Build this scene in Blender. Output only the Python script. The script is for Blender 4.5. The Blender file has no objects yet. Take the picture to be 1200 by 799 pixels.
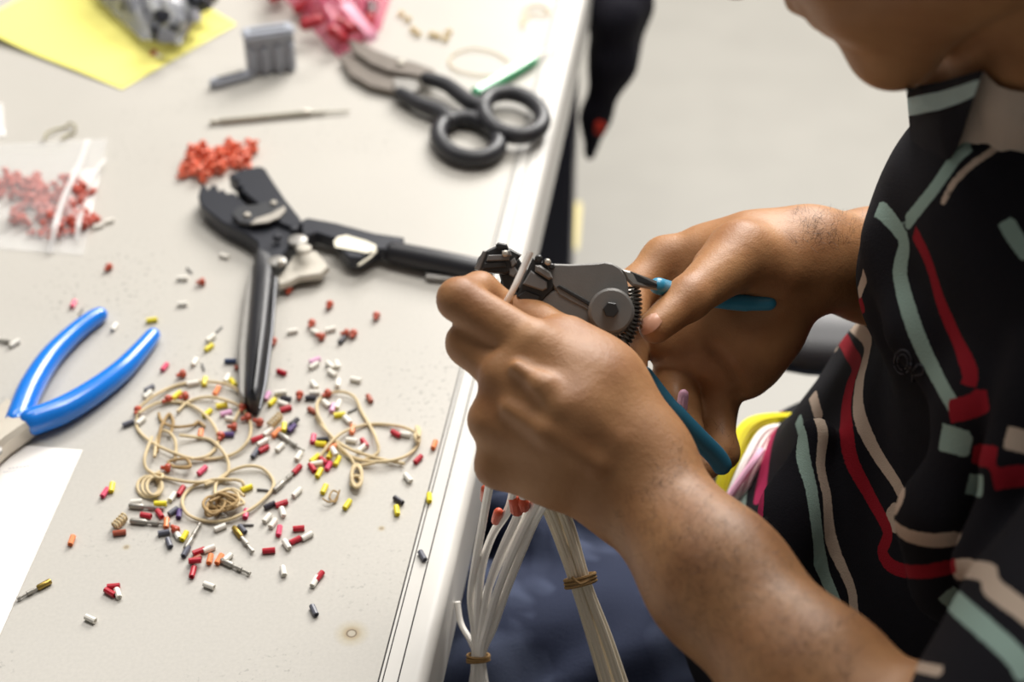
import bpy, bmesh, math, random
import numpy as np
from mathutils import Vector, Matrix
from mathutils.bvhtree import BVHTree

# ---------------------------------------------------------------- camera, world, lights, exposure
SC = bpy.context.scene
COL = SC.collection
TZ = 0.75                                   # table top height
CAM_Z = 1.47; PITCH = math.radians(38.0); FPX = 1900.0
CAM = Vector((0, 0, CAM_Z))
CR = Vector((1, 0, 0)); CU = Vector((0, math.sin(PITCH), math.cos(PITCH))); CF = Vector((0, math.cos(PITCH), -math.sin(PITCH)))
cam = bpy.data.cameras.new('camera'); cam.sensor_width = 36.0; cam.lens = 36.0 * FPX / 1200.0
cam.clip_start = 0.02; cam.clip_end = 60
cam.dof.use_dof = True; cam.dof.focus_distance = 0.93; cam.dof.aperture_fstop = 4.6
co = bpy.data.objects.new('camera', cam); COL.objects.link(co)
co.location = CAM; co.rotation_euler = (math.radians(90) - PITCH, 0, 0)
SC.camera = co
w = bpy.data.worlds.new('world'); SC.world = w; w.use_nodes = True
bg = w.node_tree.nodes['Background']; bg.inputs[0].default_value = (1.0, 0.97, 0.93, 1); bg.inputs[1].default_value = 0.12
def area(name, loc, target, sx, sy, power, color):
    l = bpy.data.lights.new(name, 'AREA'); l.shape = 'RECTANGLE'; l.size = sx; l.size_y = sy; l.energy = power; l.color = color
    o = bpy.data.objects.new(name, l); COL.objects.link(o); o.location = loc
    d = Vector(target) - Vector(loc); o.rotation_euler = d.to_track_quat('-Z', 'Y').to_euler()
    return o
area('ceiling_panel_far', (0.9, 3.5, 2.6), (0.1, 1.5, 0.75), 1.6, 1.4, 122, (1.0, 0.97, 0.925))
area('ceiling_panel_near', (0.35, 1.4, 2.75), (0.25, 0.95, 0.75), 1.2, 0.7, 26, (1.0, 0.97, 0.925))
area('ceiling_panel_left', (-1.0, 2.2, 2.75), (-0.3, 1.1, 0.75), 1.2, 0.5, 12, (1.0, 0.97, 0.93))
SC.view_settings.view_transform = 'Standard'; SC.view_settings.look = 'None'
SC.view_settings.gamma = 1.0; SC.view_settings.use_curve_mapping = False
SC.view_settings.exposure = 0.32

# ---------------------------------------------------------------- helpers
def P(px, py, d):
    px = float(px); py = float(py); d = float(d)
    return CAM + d * (((px - 600.0) / FPX) * CR + ((399.5 - py) / FPX) * CU + CF)
def T(px, py, z=0.0):
    px = float(px); py = float(py); z = float(z)
    v = ((px - 600.0) / FPX) * CR + ((399.5 - py) / FPX) * CU + CF
    t = (TZ + z - CAM_Z) / v.z
    return CAM + t * v
def S2L(r, g, b):
    f = lambda c: (c / 255.0 / 12.92) if c <= 10 else ((c / 255.0 + 0.055) / 1.055) ** 2.4
    return (f(r), f(g), f(b), 1.0)
MATS = {}
def mat(name, rgb, rough=0.5, metal=0.0, spec=0.5, noise=0.0, nscale=40.0, bump=0.0, bscale=200.0, sss=0.0, alpha=None, coat=0.0, tint=0.0):
    if name in MATS: return MATS[name]
    m = bpy.data.materials.new(name); m.use_nodes = True; nt = m.node_tree
    b = nt.nodes['Principled BSDF']; c = S2L(*rgb)
    b.inputs['Base Color'].default_value = c; b.inputs['Roughness'].default_value = rough
    b.inputs['Metallic'].default_value = metal; b.inputs['Specular IOR Level'].default_value = spec
    if coat: b.inputs['Coat Weight'].default_value = coat; b.inputs['Coat Roughness'].default_value = 0.15
    if sss:
        b.inputs['Subsurface Weight'].default_value = sss; b.inputs['Subsurface Radius'].default_value = (0.006, 0.002, 0.001)
    tc = nt.nodes.new('ShaderNodeTexCoord')
    if noise:
        n = nt.nodes.new('ShaderNodeTexNoise'); n.inputs['Scale'].default_value = nscale; n.inputs['Detail'].default_value = 4
        nt.links.new(tc.outputs['Object'], n.inputs['Vector'])
        hs = nt.nodes.new('ShaderNodeMix'); hs.data_type = 'RGBA'
        k1 = tuple(max(0, x * (1 - noise)) for x in c[:3]) + (1,); k2 = tuple(min(1, x * (1 + noise)) for x in c[:3]) + (1,)
        hs.inputs[6].default_value = k1; hs.inputs[7].default_value = k2
        nt.links.new(n.outputs[0], hs.inputs[0]); nt.links.new(hs.outputs[2], b.inputs['Base Color'])
    if bump:
        n2 = nt.nodes.new('ShaderNodeTexNoise'); n2.inputs['Scale'].default_value = bscale; n2.inputs['Detail'].default_value = 3
        nt.links.new(tc.outputs['Object'], n2.inputs['Vector'])
        bp = nt.nodes.new('ShaderNodeBump'); bp.inputs['Strength'].default_value = bump; bp.inputs['Distance'].default_value = 0.002
        nt.links.new(n2.outputs[0], bp.inputs['Height']); nt.links.new(bp.outputs[0], b.inputs['Normal'])
    if alpha is not None: b.inputs['Alpha'].default_value = alpha
    MATS[name] = m
    return m

class MB:
    def __init__(self): self.v = []; self.f = []; self.m = []
    def add(self, vs, fs, mi=0):
        o = len(self.v); self.v += [tuple(x) for x in vs]; self.f += [tuple(i + o for i in f) for f in fs]; self.m += [mi] * len(fs)
    def box(self, c, s, rot=None, mi=0, bev=0.0):
        bm = bmesh.new(); bmesh.ops.create_cube(bm, size=1.0)
        for v in bm.verts: v.co = Vector((v.co.x * s[0], v.co.y * s[1], v.co.z * s[2]))
        if bev: bmesh.ops.bevel(bm, geom=list(bm.edges), offset=bev, segments=2, affect='EDGES', clamp_overlap=True)
        M = Matrix.Translation(Vector(c)) @ (rot.to_4x4() if rot is not None else Matrix())
        bm.verts.index_update()
        self.add([M @ v.co for v in bm.verts], [[v.index for v in f.verts] for f in bm.faces], mi); bm.free()
    def tube(self, pts, r, n=8, closed=False, mi=0, cap=True, flat=1.0, up=None):
        pts = [Vector(p) for p in pts]; N = len(pts)
        rs = [float(x) for x in r] if isinstance(r, (list, tuple)) else [float(r)] * N
        tang = []
        for i in range(N):
            a = pts[(i - 1) % N] if (closed or i > 0) else pts[i]; b = pts[(i + 1) % N] if (closed or i < N - 1) else pts[i]
            t = b - a; tang.append(t.normalized() if t.length > 1e-12 else Vector((0, 0, 1)))
        u = Vector(up) if up is not None else Vector((0, 0, 1))
        if abs(u.dot(tang[0])) > 0.95: u = Vector((1, 0.1, 0))
        vs = []
        for i in range(N):
            t = tang[i]; u2 = u - t * u.dot(t)
            if u2.length < 1e-6: u2 = t.orthogonal()
            u2.normalize()
            if up is None: u = u2
            s = t.cross(u2)
            for k in range(n):
                a = 2 * math.pi * k / n
                vs.append(pts[i] + rs[i] * (math.cos(a) * s + math.sin(a) * flat * u2))
        fs = []
        for i in range(N if closed else N - 1):
            j = (i + 1) % N
            for k in range(n):
                k2 = (k + 1) % n; fs.append((i * n + k, i * n + k2, j * n + k2, j * n + k))
        if cap and not closed:
            fs.append(tuple(range(n - 1, -1, -1))); fs.append(tuple((N - 1) * n + k for k in range(n)))
        self.add(vs, fs, mi)
    def capsule(self, pts, r, n=12, mi=0, flat=1.0, up=None):
        pts = [Vector(p) for p in pts]; rs = [float(x) for x in r] if isinstance(r, (list, tuple)) else [float(r)] * len(pts)
        a0 = (pts[0] - pts[1]).normalized(); a1 = (pts[-1] - pts[-2]).normalized()
        hp = [];
        pre = [(pts[0] + a0 * rs[0] * math.sin(t), rs[0] * math.cos(t)) for t in (1.45, 1.1, 0.7, 0.35)]
        post = [(pts[-1] + a1 * rs[-1] * math.sin(t), rs[-1] * math.cos(t)) for t in (0.35, 0.7, 1.1, 1.45)]
        al = pre + list(zip(pts, rs)) + post
        self.tube([q[0] for q in al], [q[1] for q in al], n, mi=mi, flat=flat, up=up)
    def lathe(self, prof, org, axis, n=16, mi=0):
        axis = Vector(axis).normalized(); org = Vector(org); u = axis.orthogonal().normalized(); w_ = axis.cross(u)
        vs = []
        for (r, z) in prof:
            for k in range(n):
                a = 2 * math.pi * k / n; vs.append(org + axis * z + r * (math.cos(a) * u + math.sin(a) * w_))
        fs = []
        for i in range(len(prof) - 1):
            for k in range(n):
                k2 = (k + 1) % n; fs.append((i * n + k, i * n + k2, (i + 1) * n + k2, (i + 1) * n + k))
        fs.append(tuple(range(n - 1, -1, -1))); fs.append(tuple((len(prof) - 1) * n + k for k in range(n)))
        self.add(vs, fs, mi)
    def prism(self, pts, nrm, h, mi=0, bev=0.0):
        """pts: outline of 3D points (bottom); nrm*h the extrusion; optional chamfer on the top rim"""
        pts = [Vector(p) for p in pts]; nv = Vector(nrm).normalized(); N = len(pts)
        ar = Vector((0, 0, 0))
        for i in range(N): ar += pts[i].cross(pts[(i + 1) % N])
        if ar.dot(nv) < 0: pts.reverse()
        rings = [pts]
        if bev:
            rings.append([p + nv * (h - bev) for p in pts])
            ins = []
            for i in range(N):
                e1 = (pts[i] - pts[i - 1]).normalized(); e2 = (pts[(i + 1) % N] - pts[i]).normalized()
                n1 = nv.cross(e1); n2 = nv.cross(e2); m = n1 + n2
                m = m / max(0.5, m.length_squared / 2) if m.length > 1e-6 else n1
                if m.length > 2: m = m.normalized() * 2
                ins.append(pts[i] + m * bev + nv * h)
            rings.append(ins)
        else: rings.append([p + nv * h for p in pts])
        vs = [p for r in rings for p in r]; fs = []
        for q in range(len(rings) - 1):
            for i in range(N):
                j = (i + 1) % N; fs.append((q * N + i, q * N + j, (q + 1) * N + j, (q + 1) * N + i))
        fs.append(tuple(range(N - 1, -1, -1))); fs.append(tuple((len(rings) - 1) * N + i for i in range(N)))
        self.add(vs, fs, mi)
    def mesh(self, name, mats, smooth=True, sharp=35):
        me = bpy.data.meshes.new(name); me.from_pydata([tuple(v) for v in self.v], [], self.f)
        for m in (mats if isinstance(mats, (list, tuple)) else [mats]): me.materials.append(m)
        if len(self.f): me.polygons.foreach_set('material_index', self.m)
        me.validate(); me.update()
        if smooth:
            me.polygons.foreach_set('use_smooth', [True] * len(me.polygons)); me.set_sharp_from_angle(angle=math.radians(sharp))
        return me
    def obj(self, name, mats, parent=None, smooth=True, sharp=35):
        me = self.mesh(name, mats, smooth, sharp)
        if parent is not None and parent.type == 'EMPTY' or parent is not None:
            inv = world_of(parent).inverted(); me.transform(inv)
        o = bpy.data.objects.new(name, me); COL.objects.link(o)
        if parent is not None: o.parent = parent
        return o
def world_of(o):
    M = Matrix.LocRotScale(o.location, o.rotation_euler, o.scale)
    return (world_of(o.parent) @ M) if o.parent is not None else M
def tag(o, label=None, cat=None, group=None, kind=None):
    if label: o['label'] = label
    if cat: o['category'] = cat
    if group: o['group'] = group
    if kind: o['kind'] = kind
    return o
def thing(name, label, cat, loc=(0, 0, 0), group=None):
    o = bpy.data.objects.new(name, None); COL.objects.link(o); o.location = loc; o.empty_display_size = 0.02
    return tag(o, label, cat, group)
def recenter(o):
    """put the origin of a single-mesh thing at the base of its mesh"""
    me = o.data; n = len(me.vertices); a = np.empty(n * 3, 'f'); me.vertices.foreach_get('co', a); a = a.reshape(-1, 3)
    c = Vector(((a[:, 0].min() + a[:, 0].max()) / 2, (a[:, 1].min() + a[:, 1].max()) / 2, a[:, 2].min()))
    me.transform(Matrix.Translation(-c)); o.location = Vector(o.location) + c
    return o
def spline(pts, per=6, closed=False):
    pts = [Vector(p) for p in pts]; N = len(pts); out = []
    for i in range(N if closed else N - 1):
        p0 = pts[(i - 1) % N] if (closed or i > 0) else pts[0]; p1 = pts[i]; p2 = pts[(i + 1) % N]
        p3 = pts[(i + 2) % N] if (closed or i + 2 < N) else pts[-1]
        for k in range(per):
            t = k / per
            out.append(0.5 * ((2 * p1) + (p2 - p0) * t + (2 * p0 - 5 * p1 + 4 * p2 - p3) * t * t + (3 * p1 - p0 - 3 * p2 + p3) * t ** 3))
    if not closed: out.append(pts[-1])
    return out

# ---------------------------------------------------------------- smooth-union surfaces (organic shapes)
class Seg:                                   # tapered capsule
    def __init__(s, a, b, ra, rb, k=0.006, grp=0, sub=False, sq=None):
        s.a = np.array(a, float); s.b = np.array(b, float); s.ra = ra; s.rb = rb; s.k = k; s.grp = grp; s.sub = sub
        s.c = (s.a + s.b) / 2; s.R = np.linalg.norm(s.b - s.a) / 2 + max(ra, rb)
        s.sq = sq                            # (axis, factor): squash perpendicular to axis
        if sq is not None: s.ax = np.array(sq[0], float) / np.linalg.norm(sq[0]); s.fa = sq[1]
    def d(s, p):
        ab = s.b - s.a; t = np.clip(((p - s.a) @ ab) / max(1e-12, ab @ ab), 0, 1)
        q = p - (s.a + t[:, None] * ab)
        r = s.ra + t * (s.rb - s.ra)
        if s.sq is not None:
            h = q @ s.ax; q = q + np.outer(h * (1.0 / s.fa - 1.0), s.ax)
            l = np.sqrt((q * q).sum(1)); return (l - r) * (s.fa if s.fa < 1 else 1.0)
        return np.sqrt((q * q).sum(1)) - r
class Ell:
    def __init__(s, c, axes, radii, k=0.01, grp=0, sub=False):
        s.c = np.array(c, float); s.M = np.array([np.array(a, float) / np.linalg.norm(a) for a in axes]); s.r = np.array(radii, float)
        s.k = k; s.R = max(radii); s.grp = grp; s.sub = sub
    def d(s, p):
        q = (p - s.c) @ s.M.T; k0 = np.sqrt(((q / s.r) ** 2).sum(1)); k1 = np.sqrt(((q / s.r ** 2) ** 2).sum(1))
        return np.where(k1 > 1e-9, k0 * (k0 - 1) / np.maximum(k1, 1e-9), -s.r.min())
def field(prims, p, c=None, rad=0.0):
    out = np.full(len(p), 1e3); groups = {}
    for s in prims:
        if c is not None and np.linalg.norm(s.c - c) - s.R > rad * 2 + 2 * s.k + 0.03: continue
        if s.sub:
            d = -s.d(p)
            for g in groups:
                a = groups[g]; h = np.maximum(s.k - np.abs(a - d), 0) / s.k; groups[g] = np.maximum(a, d) + h * h * s.k * 0.25
            continue
        d = s.d(p)
        if s.grp in groups:
            a = groups[s.grp]; h = np.maximum(s.k - np.abs(a - d), 0) / s.k; groups[s.grp] = np.minimum(a, d) - h * h * s.k * 0.25
        else: groups[s.grp] = d
    first = True; kg = 0.0025
    for g in sorted(groups):
        d = groups[g]
        if first: out = d; first = False
        else:
            h = np.maximum(kg - np.abs(out - d), 0) / kg; out = np.minimum(out, d) - h * h * kg * 0.25
    return out
def sdf_mesh(prims, h, post=None, N=20, region=None):
    lo = np.min([s.c - s.R for s in prims], 0) - 0.02; hi = np.max([s.c + s.R for s in prims], 0) + 0.02
    if region is not None: lo = np.maximum(lo, region[0]); hi = np.minimum(hi, region[1])
    nb = np.ceil((hi - lo) / (h * N)).astype(int)
    bs = h * N; rad = bs * 0.87
    I, J, K = np.meshgrid(*[np.arange(n) for n in nb], indexing='ij')
    B = np.stack([I.ravel(), J.ravel(), K.ravel()], 1); cen = lo + (B + 0.5) * bs
    fc = field(prims, cen)
    act = B[np.abs(fc) < rad * 1.6 + 0.012]
    g1 = np.arange(N + 1); gi, gj, gk = np.meshgrid(g1, g1, g1, indexing='ij'); G = np.stack([gi.ravel(), gj.ravel(), gk.ravel()], 1)
    big = np.array(nb) * N + 8; keyf = lambda c: ((c[:, 0].astype(np.int64) + 2) * big[1] + c[:, 1] + 2) * big[2] + c[:, 2] + 2
    keys = []; pos = []; edges = []
    for b in act:
        base = b * N; pts = lo + (base + G) * h; c = lo + (b + 0.5) * bs
        f = field(prims, pts, c, rad)
        if post is not None: f = post(pts, f)
        F = f.reshape(N + 1, N + 1, N + 1)
        if F.min() > 0 or F.max() < 0: continue
        ins = F < 0
        acc = np.zeros((N, N, N, 3)); cnt = np.zeros((N, N, N))
        for ax in range(3):
            sl0 = [slice(None)] * 3; sl1 = [slice(None)] * 3; sl0[ax] = slice(0, N); sl1[ax] = slice(1, N + 1)
            A = F[tuple(sl0)]; Bv = F[tuple(sl1)]; cr = (A < 0) != (Bv < 0)
            t = np.where(cr, A / np.where(cr, A - Bv, 1), 0)
            o1, o2 = [(1, 2), (0, 2), (0, 1)][ax]
            for da in (0, 1):
                for db in (0, 1):
                    sl = [slice(None)] * 3; sl[o1] = slice(da, da + N); sl[o2] = slice(db, db + N)
                    cc = cr[tuple(sl)]; tt = t[tuple(sl)]
                    cnt += cc; acc[..., ax] += np.where(cc, tt, 0); acc[..., o1] += cc * da; acc[..., o2] += cc * db
            own = [slice(0, N)] * 3
            e = np.argwhere(cr[tuple(own)])
            if len(e): edges.append(np.concatenate([e + base, np.full((len(e), 1), ax), ins[e[:, 0], e[:, 1], e[:, 2]][:, None].astype(int)], 1))
        m = cnt > 0; ci = np.argwhere(m)
        pos.append(lo + (base + ci + acc[m] / cnt[m][:, None]) * h); keys.append(keyf(ci + base))
    keys = np.concatenate(keys); pos = np.concatenate(pos); edges = np.concatenate(edges)
    o = np.argsort(keys); keys = keys[o]; pos = pos[o]
    quads = []
    for ax in range(3):
        E = edges[edges[:, 3] == ax]; c = E[:, :3]; o1, o2 = [(1, 2), (2, 0), (0, 1)][ax]
        cells = []
        for (da, db) in ((0, 0), (1, 0), (1, 1), (0, 1)):
            q = c.copy(); q[:, o1] -= da; q[:, o2] -= db; cells.append(q)
        idx = []; ok = np.ones(len(E), bool)
        for q in cells:
            k = keyf(q); i = np.searchsorted(keys, k); i = np.minimum(i, len(keys) - 1); ok &= keys[i] == k; idx.append(i)
        Q = np.stack(idx, 1)[ok]; s = E[ok, 4] == 1
        Q[~s] = Q[~s][:, ::-1]; quads.append(Q)
    return pos, np.concatenate(quads)
def relax(pos, quads, it=2, lam=0.5):
    n = len(pos)
    e = np.concatenate([quads[:, [0, 1]], quads[:, [1, 2]], quads[:, [2, 3]], quads[:, [3, 0]]])
    deg = np.bincount(e[:, 0], minlength=n) + np.bincount(e[:, 1], minlength=n)
    for _ in range(it):
        for l in (lam, -lam * 1.03):
            s = np.zeros_like(pos)
            for a in range(3):
                s[:, a] = np.bincount(e[:, 0], pos[e[:, 1], a], n) + np.bincount(e[:, 1], pos[e[:, 0], a], n)
            pos = pos + l * (s / np.maximum(deg, 1)[:, None] - pos)
    return pos
def np_obj(name, pos, quads, material, parent=None):
    me = bpy.data.meshes.new(name)
    if parent is not None:
        M = np.array(world_of(parent).inverted()); pos = pos @ M[:3, :3].T + M[:3, 3]
    me.vertices.add(len(pos)); me.vertices.foreach_set('co', pos.astype('f').ravel())
    me.loops.add(len(quads) * 4); me.loops.foreach_set('vertex_index', quads.astype('i').ravel())
    me.polygons.add(len(quads)); me.polygons.foreach_set('loop_start', np.arange(0, len(quads) * 4, 4, dtype='i'))
    me.polygons.foreach_set('use_smooth', np.ones(len(quads), bool))
    me.materials.append(material); me.update(calc_edges=True)
    o = bpy.data.objects.new(name, me); COL.objects.link(o)
    if parent is not None: o.parent = parent
    return o
random.seed(7); rng = np.random.default_rng(5)
# ---------------------------------------------------------------- the setting
m_floor = mat('floor_vinyl', (158, 155, 148), 0.45, noise=0.10, nscale=7, bump=0.05, bscale=30)
mb = MB(); mb.box((0.6, 2.4, -0.02), (9.0, 8.0, 0.04)); f = mb.obj('floor', m_floor, smooth=False); tag(f, kind='structure', label='pale beige vinyl floor with faint scuffs')
m_wall = mat('wall_paint', (214, 208, 198), 0.8, noise=0.03, nscale=3)
mb = MB(); mb.box((0.6, 6.45, 1.4), (9.0, 0.1, 2.8)); f = mb.obj('wall_back', m_wall, smooth=False); tag(f, kind='structure', label='plain off-white wall at the far end of the room')
mb = MB(); mb.box((0.6, 6.39, 0.05), (9.0, 0.02, 0.1)); f = mb.obj('baseboard_back', mat('baseboard_grey', (90, 90, 95), 0.6), smooth=False); tag(f, kind='structure', label='grey baseboard along the far wall')
# a worn yellow floor-marking tape scrap on the floor by the table leg
m_tape = mat('floor_tape_yellow', (238, 222, 150), 0.6, noise=0.12, nscale=60)
a = T(663, 236, -TZ); b = T(681, 238, -TZ); c = T(677, 292, -TZ); d = T(658, 290, -TZ)
mb = MB(); mb.prism([a, b, c, d], (0, 0, 1), 0.0006); o = recenter(mb.obj('floor_tape', m_tape, smooth=False))
tag(o, 'pale yellow scrap of tape stuck on the floor beside the table leg', 'tape')

# ---------------------------------------------------------------- the work table
EA = math.radians(8.0); ED = Vector((math.sin(EA), math.cos(EA), 0)); EN = Vector((math.cos(EA), -math.sin(EA), 0))
FACE = -EN; LEFT = -ED; ZV = Vector((0, 0, 1))
def E3(n_off, s, z): return EN * n_off + ED * s + Vector((0, 0, z))
table = thing('work_table', 'large pale laminate work table with a grooved aluminium edge strip', 'table', E3(-0.7, 1.2, 0))
def m_table_top():
    m = mat('table_laminate', (222, 216, 206), 0.36, spec=0.45); nt = m.node_tree; b = nt.nodes['Principled BSDF']
    tc = next(n for n in nt.nodes if n.type == 'TEX_COORD')
    def noise(sc, det): 
        n = nt.nodes.new('ShaderNodeTexNoise'); n.inputs['Scale'].default_value = sc; n.inputs['Detail'].default_value = det
        nt.links.new(tc.outputs['Object'], n.inputs['Vector']); return n
    def ramp(src, stops):
        r = nt.nodes.new('ShaderNodeValToRGB'); r.color_ramp.elements[0].position = stops[0][0]; r.color_ramp.elements[0].color = (stops[0][1],) * 3 + (1,)
        r.color_ramp.elements[1].position = stops[1][0]; r.color_ramp.elements[1].color = (stops[1][1],) * 3 + (1,)
        nt.links.new(src, r.inputs[0]); return r
    def mul(a_, b_):
        x = nt.nodes.new('ShaderNodeMix'); x.data_type = 'RGBA'; x.blend_type = 'MULTIPLY'; x.inputs[0].default_value = 1
        nt.links.new(a_, x.inputs[6]); nt.links.new(b_, x.inputs[7]); return x.outputs[2]
    base = nt.nodes.new('ShaderNodeRGB'); base.outputs[0].default_value = S2L(191, 187, 179)
    big = ramp(noise(6, 4).outputs[0], [(0.3, 0.93), (0.7, 1.0)])
    fine = ramp(noise(420, 2).outputs[0], [(0.3, 0.95), (0.7, 1.02)])
    sm = noise(260, 3); patch = noise(9, 3)
    smr = ramp(sm.outputs[0], [(0.32, 0.62), (0.40, 1.0)]); pr = ramp(patch.outputs[0], [(0.52, 1.0), (0.66, 0.0)])
    # grime specks only inside the grime patches
    gm = nt.nodes.new('ShaderNodeMix'); gm.data_type = 'RGBA'; nt.links.new(pr.outputs[0], gm.inputs[0]); nt.links.new(smr.outputs[0], gm.inputs[6]); gm.inputs[7].default_value = (1, 1, 1, 1)
    c = mul(mul(mul(base.outputs[0], big.outputs[0]), fine.outputs[0]), gm.outputs[2])
    # rust ring left by a washer
    geo = nt.nodes.new('ShaderNodeNewGeometry')
    for (px, py, r0, halo) in ((412, 742, 0.0028, 0.009), (148, 641, 0.0008, 0.002), (447, 619, 0.0008, 0.0005)):
        q = T(px, py); vm = nt.nodes.new('ShaderNodeVectorMath'); vm.operation = 'DISTANCE'; vm.inputs[1].default_value = q
        nt.links.new(geo.outputs['Position'], vm.inputs[0])
        rp = nt.nodes.new('ShaderNodeValToRGB'); mr = nt.nodes.new('ShaderNodeMapRange'); mr.inputs['From Min'].default_value = 0; mr.inputs['From Max'].default_value = r0 * 4
        nt.links.new(vm.outputs['Value'], mr.inputs['Value']); nt.links.new(mr.outputs[0], rp.inputs[0])
        e = rp.color_ramp.elements; e[0].position = 0.0; e[0].color = (0.85, 0.8, 0.7, 1) if halo > 0.005 else (0.35, 0.28, 0.2, 1)
        for pos, colr in ((0.17, (0.85, 0.78, 0.65, 1)), (0.24, (0.25, 0.16, 0.08, 1)), (0.32, (0.75, 0.62, 0.42, 1)), (0.6, (0.93, 0.88, 0.76, 1))):
            k = rp.color_ramp.elements.new(pos); k.color = colr
        rp.color_ramp.elements[-1].position = 1.0; rp.color_ramp.elements[-1].color = (1, 1, 1, 1)
        c = mul(c, rp.outputs[0])
    nt.links.new(c, b.inputs['Base Color']); return m
mt = m_table_top(); m_trim = mat('edge_strip_aluminium', (206, 203, 197), 0.42, metal=0.0, spec=0.45, noise=0.05, nscale=50)
m_groove = mat('groove_dark', (48, 46, 44), 0.7); m_steel_navy = mat('navy_steel', (58, 60, 76), 0.45, noise=0.05, nscale=20)
S0, S1 = -0.1, 2.25; W0 = -1.75
GR = [(-0.1598, 0.0009), (-0.1575, 0.0008), (-0.1488, 0.0009)]        # grooves (offset, width)
mb = MB()
pf = [E3(W0, S0, 0.715), E3(-0.1603, S0, 0.715), E3(-0.1603, S0, TZ), E3(W0, S0, TZ)]
mb.prism(pf, ED, S1 - S0); mb.obj('tabletop', mt, table, smooth=False)
mb = MB()      # strip profile with grooves cut in, rounded nose
prof = [(-0.1593, 0.69), (-0.1593, TZ)]
for (go, gw) in GR[1:]: prof += [(go - gw / 2, TZ), (go - gw / 2, TZ - 0.0016), (go + gw / 2, TZ - 0.0016), (go + gw / 2, TZ)]
NR = 0.008; NX = -0.1325
prof += [(NX - NR + NR * math.sin(t), TZ - NR + NR * math.cos(t)) for t in np.linspace(0, math.pi / 2, 7)]
prof += [(NX, 0.695), (NX - 0.003, 0.69)]
me_ = [E3(x, S0, z) for x, z in prof]
N = len(me_); vs = me_ + [p + ED * (S1 - S0) for p in me_]
mb.add(vs, [(i, (i + 1) % N, (i + 1) % N + N, i + N) for i in range(N)])
ts = mb.obj('edge_strip', m_trim, table, sharp=25)
mb = MB()
for (go, gw) in GR: mb.box(E3(go, (S0 + S1) / 2, TZ - 0.0011), (gw, S1 - S0, 0.001), Matrix.Rotation(-EA, 3, 'Z'))
g = mb.obj('groove', m_groove, table, smooth=False); g['label'] = 'dark groove lines along the edge strip'
for (n_, s_) in ((-0.165, 1.475), (-1.68, 1.475), (-1.68, 0.02)):
    mb = MB(); mb.box(E3(n_, s_, 0.345), (0.05, 0.05, 0.69), Matrix.Rotation(-EA, 3, 'Z'), bev=0.004); mb.obj('leg', m_steel_navy, table)
mb = MB(); mb.box(E3(-0.95, 1.475, 0.66), (1.4, 0.03, 0.06), Matrix.Rotation(-EA, 3, 'Z')); mb.obj('crossbar', m_steel_navy, table)
mb = MB(); mb.box(E3(-1.68, 0.75, 0.66), (0.03, 1.4, 0.06), Matrix.Rotation(-EA, 3, 'Z')); mb.obj('side_rail', m_steel_navy, table)
# ---------------------------------------------------------------- the person
def skin_mat(name, rgb, rough):
    m = mat(name, rgb, rough, spec=0.4, sss=0.05); nt = m.node_tree; b = nt.nodes['Principled BSDF']
    tc = next(n for n in nt.nodes if n.type == 'TEX_COORD')
    n1 = nt.nodes.new('ShaderNodeTexNoise'); n1.inputs['Scale'].default_value = 34; n1.inputs['Detail'].default_value = 5
    n2 = nt.nodes.new('ShaderNodeTexVoronoi'); n2.inputs['Scale'].default_value = 900
    n3 = nt.nodes.new('ShaderNodeTexNoise'); n3.inputs['Scale'].default_value = 260; n3.inputs['Detail'].default_value = 4
    for n in (n1, n2, n3): nt.links.new(tc.outputs['Object'], n.inputs['Vector'])
    r = nt.nodes.new('ShaderNodeValToRGB'); c = S2L(*rgb)
    r.color_ramp.elements[0].position = 0.3; r.color_ramp.elements[0].color = (c[0] * 0.78, c[1] * 0.68, c[2] * 0.62, 1)
    r.color_ramp.elements[1].position = 0.7; r.color_ramp.elements[1].color = (c[0] * 1.1, c[1] * 1.1, c[2] * 1.1, 1)
    nt.links.new(n1.outputs[0], r.inputs[0]); nt.links.new(r.outputs[0], b.inputs['Base Color'])
    ad = nt.nodes.new('ShaderNodeMath'); ad.operation = 'MULTIPLY_ADD'; ad.inputs[1].default_value = 0.35
    nt.links.new(n2.outputs['Distance'], ad.inputs[0]); nt.links.new(n3.outputs[0], ad.inputs[2])
    bp = nt.nodes.new('ShaderNodeBump'); bp.inputs['Strength'].default_value = 0.22; bp.inputs['Distance'].default_value = 0.0012
    nt.links.new(ad.outputs[0], bp.inputs['Height']); nt.links.new(bp.outputs[0], b.inputs['Normal'])
    return m
m_skin = skin_mat('skin', (170, 124, 83), 0.5)
def PV(q): return np.array(P(q[0], q[1], q[2]))
def chain(joints, k=0.006, grp=0):
    """joints: (px, py, depth, radius in px at that depth)"""
    out = []
    for a, b in zip(joints[:-1], joints[1:]): out.append(Seg(PV(a), PV(b), a[3] * a[2] / FPX, b[3] * b[2] / FPX, k, grp))
    return out
body = []
# --- near (left) arm
elbow_l = (1085, 985, .69, 100)
wrist_l = (758, 578, .845, 67)
body += chain([elbow_l, (960, 812, .745, 90), (842, 680, .80, 77), wrist_l], 0.02)
# hand block
body += chain([(762, 540, .845, 44), (685, 460, .845, 42), (622, 405, .845, 29)], 0.012)
body += chain([(765, 560, .838, 48), (670, 492, .835, 42), (590, 440, .845, 30)], 0.012)
body += chain([(745, 585, .840, 45), (660, 525, .840, 40), (578, 492, .848, 31)], 0.012)
body += chain([(720, 590, .845, 36), (650, 555, .848, 34), (584, 545, .855, 29)], 0.012)
body += chain([(748, 508, .86, 36), (706, 448, .868, 32), (660, 400, .870, 27)], 0.03)     # thumb side of the hand
body += chain([(668, 400, .874, 28), (628, 380, .886, 25), (606, 364, .892, 19)], 0.006, 6)  # thumb (mostly behind the finger)
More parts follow.
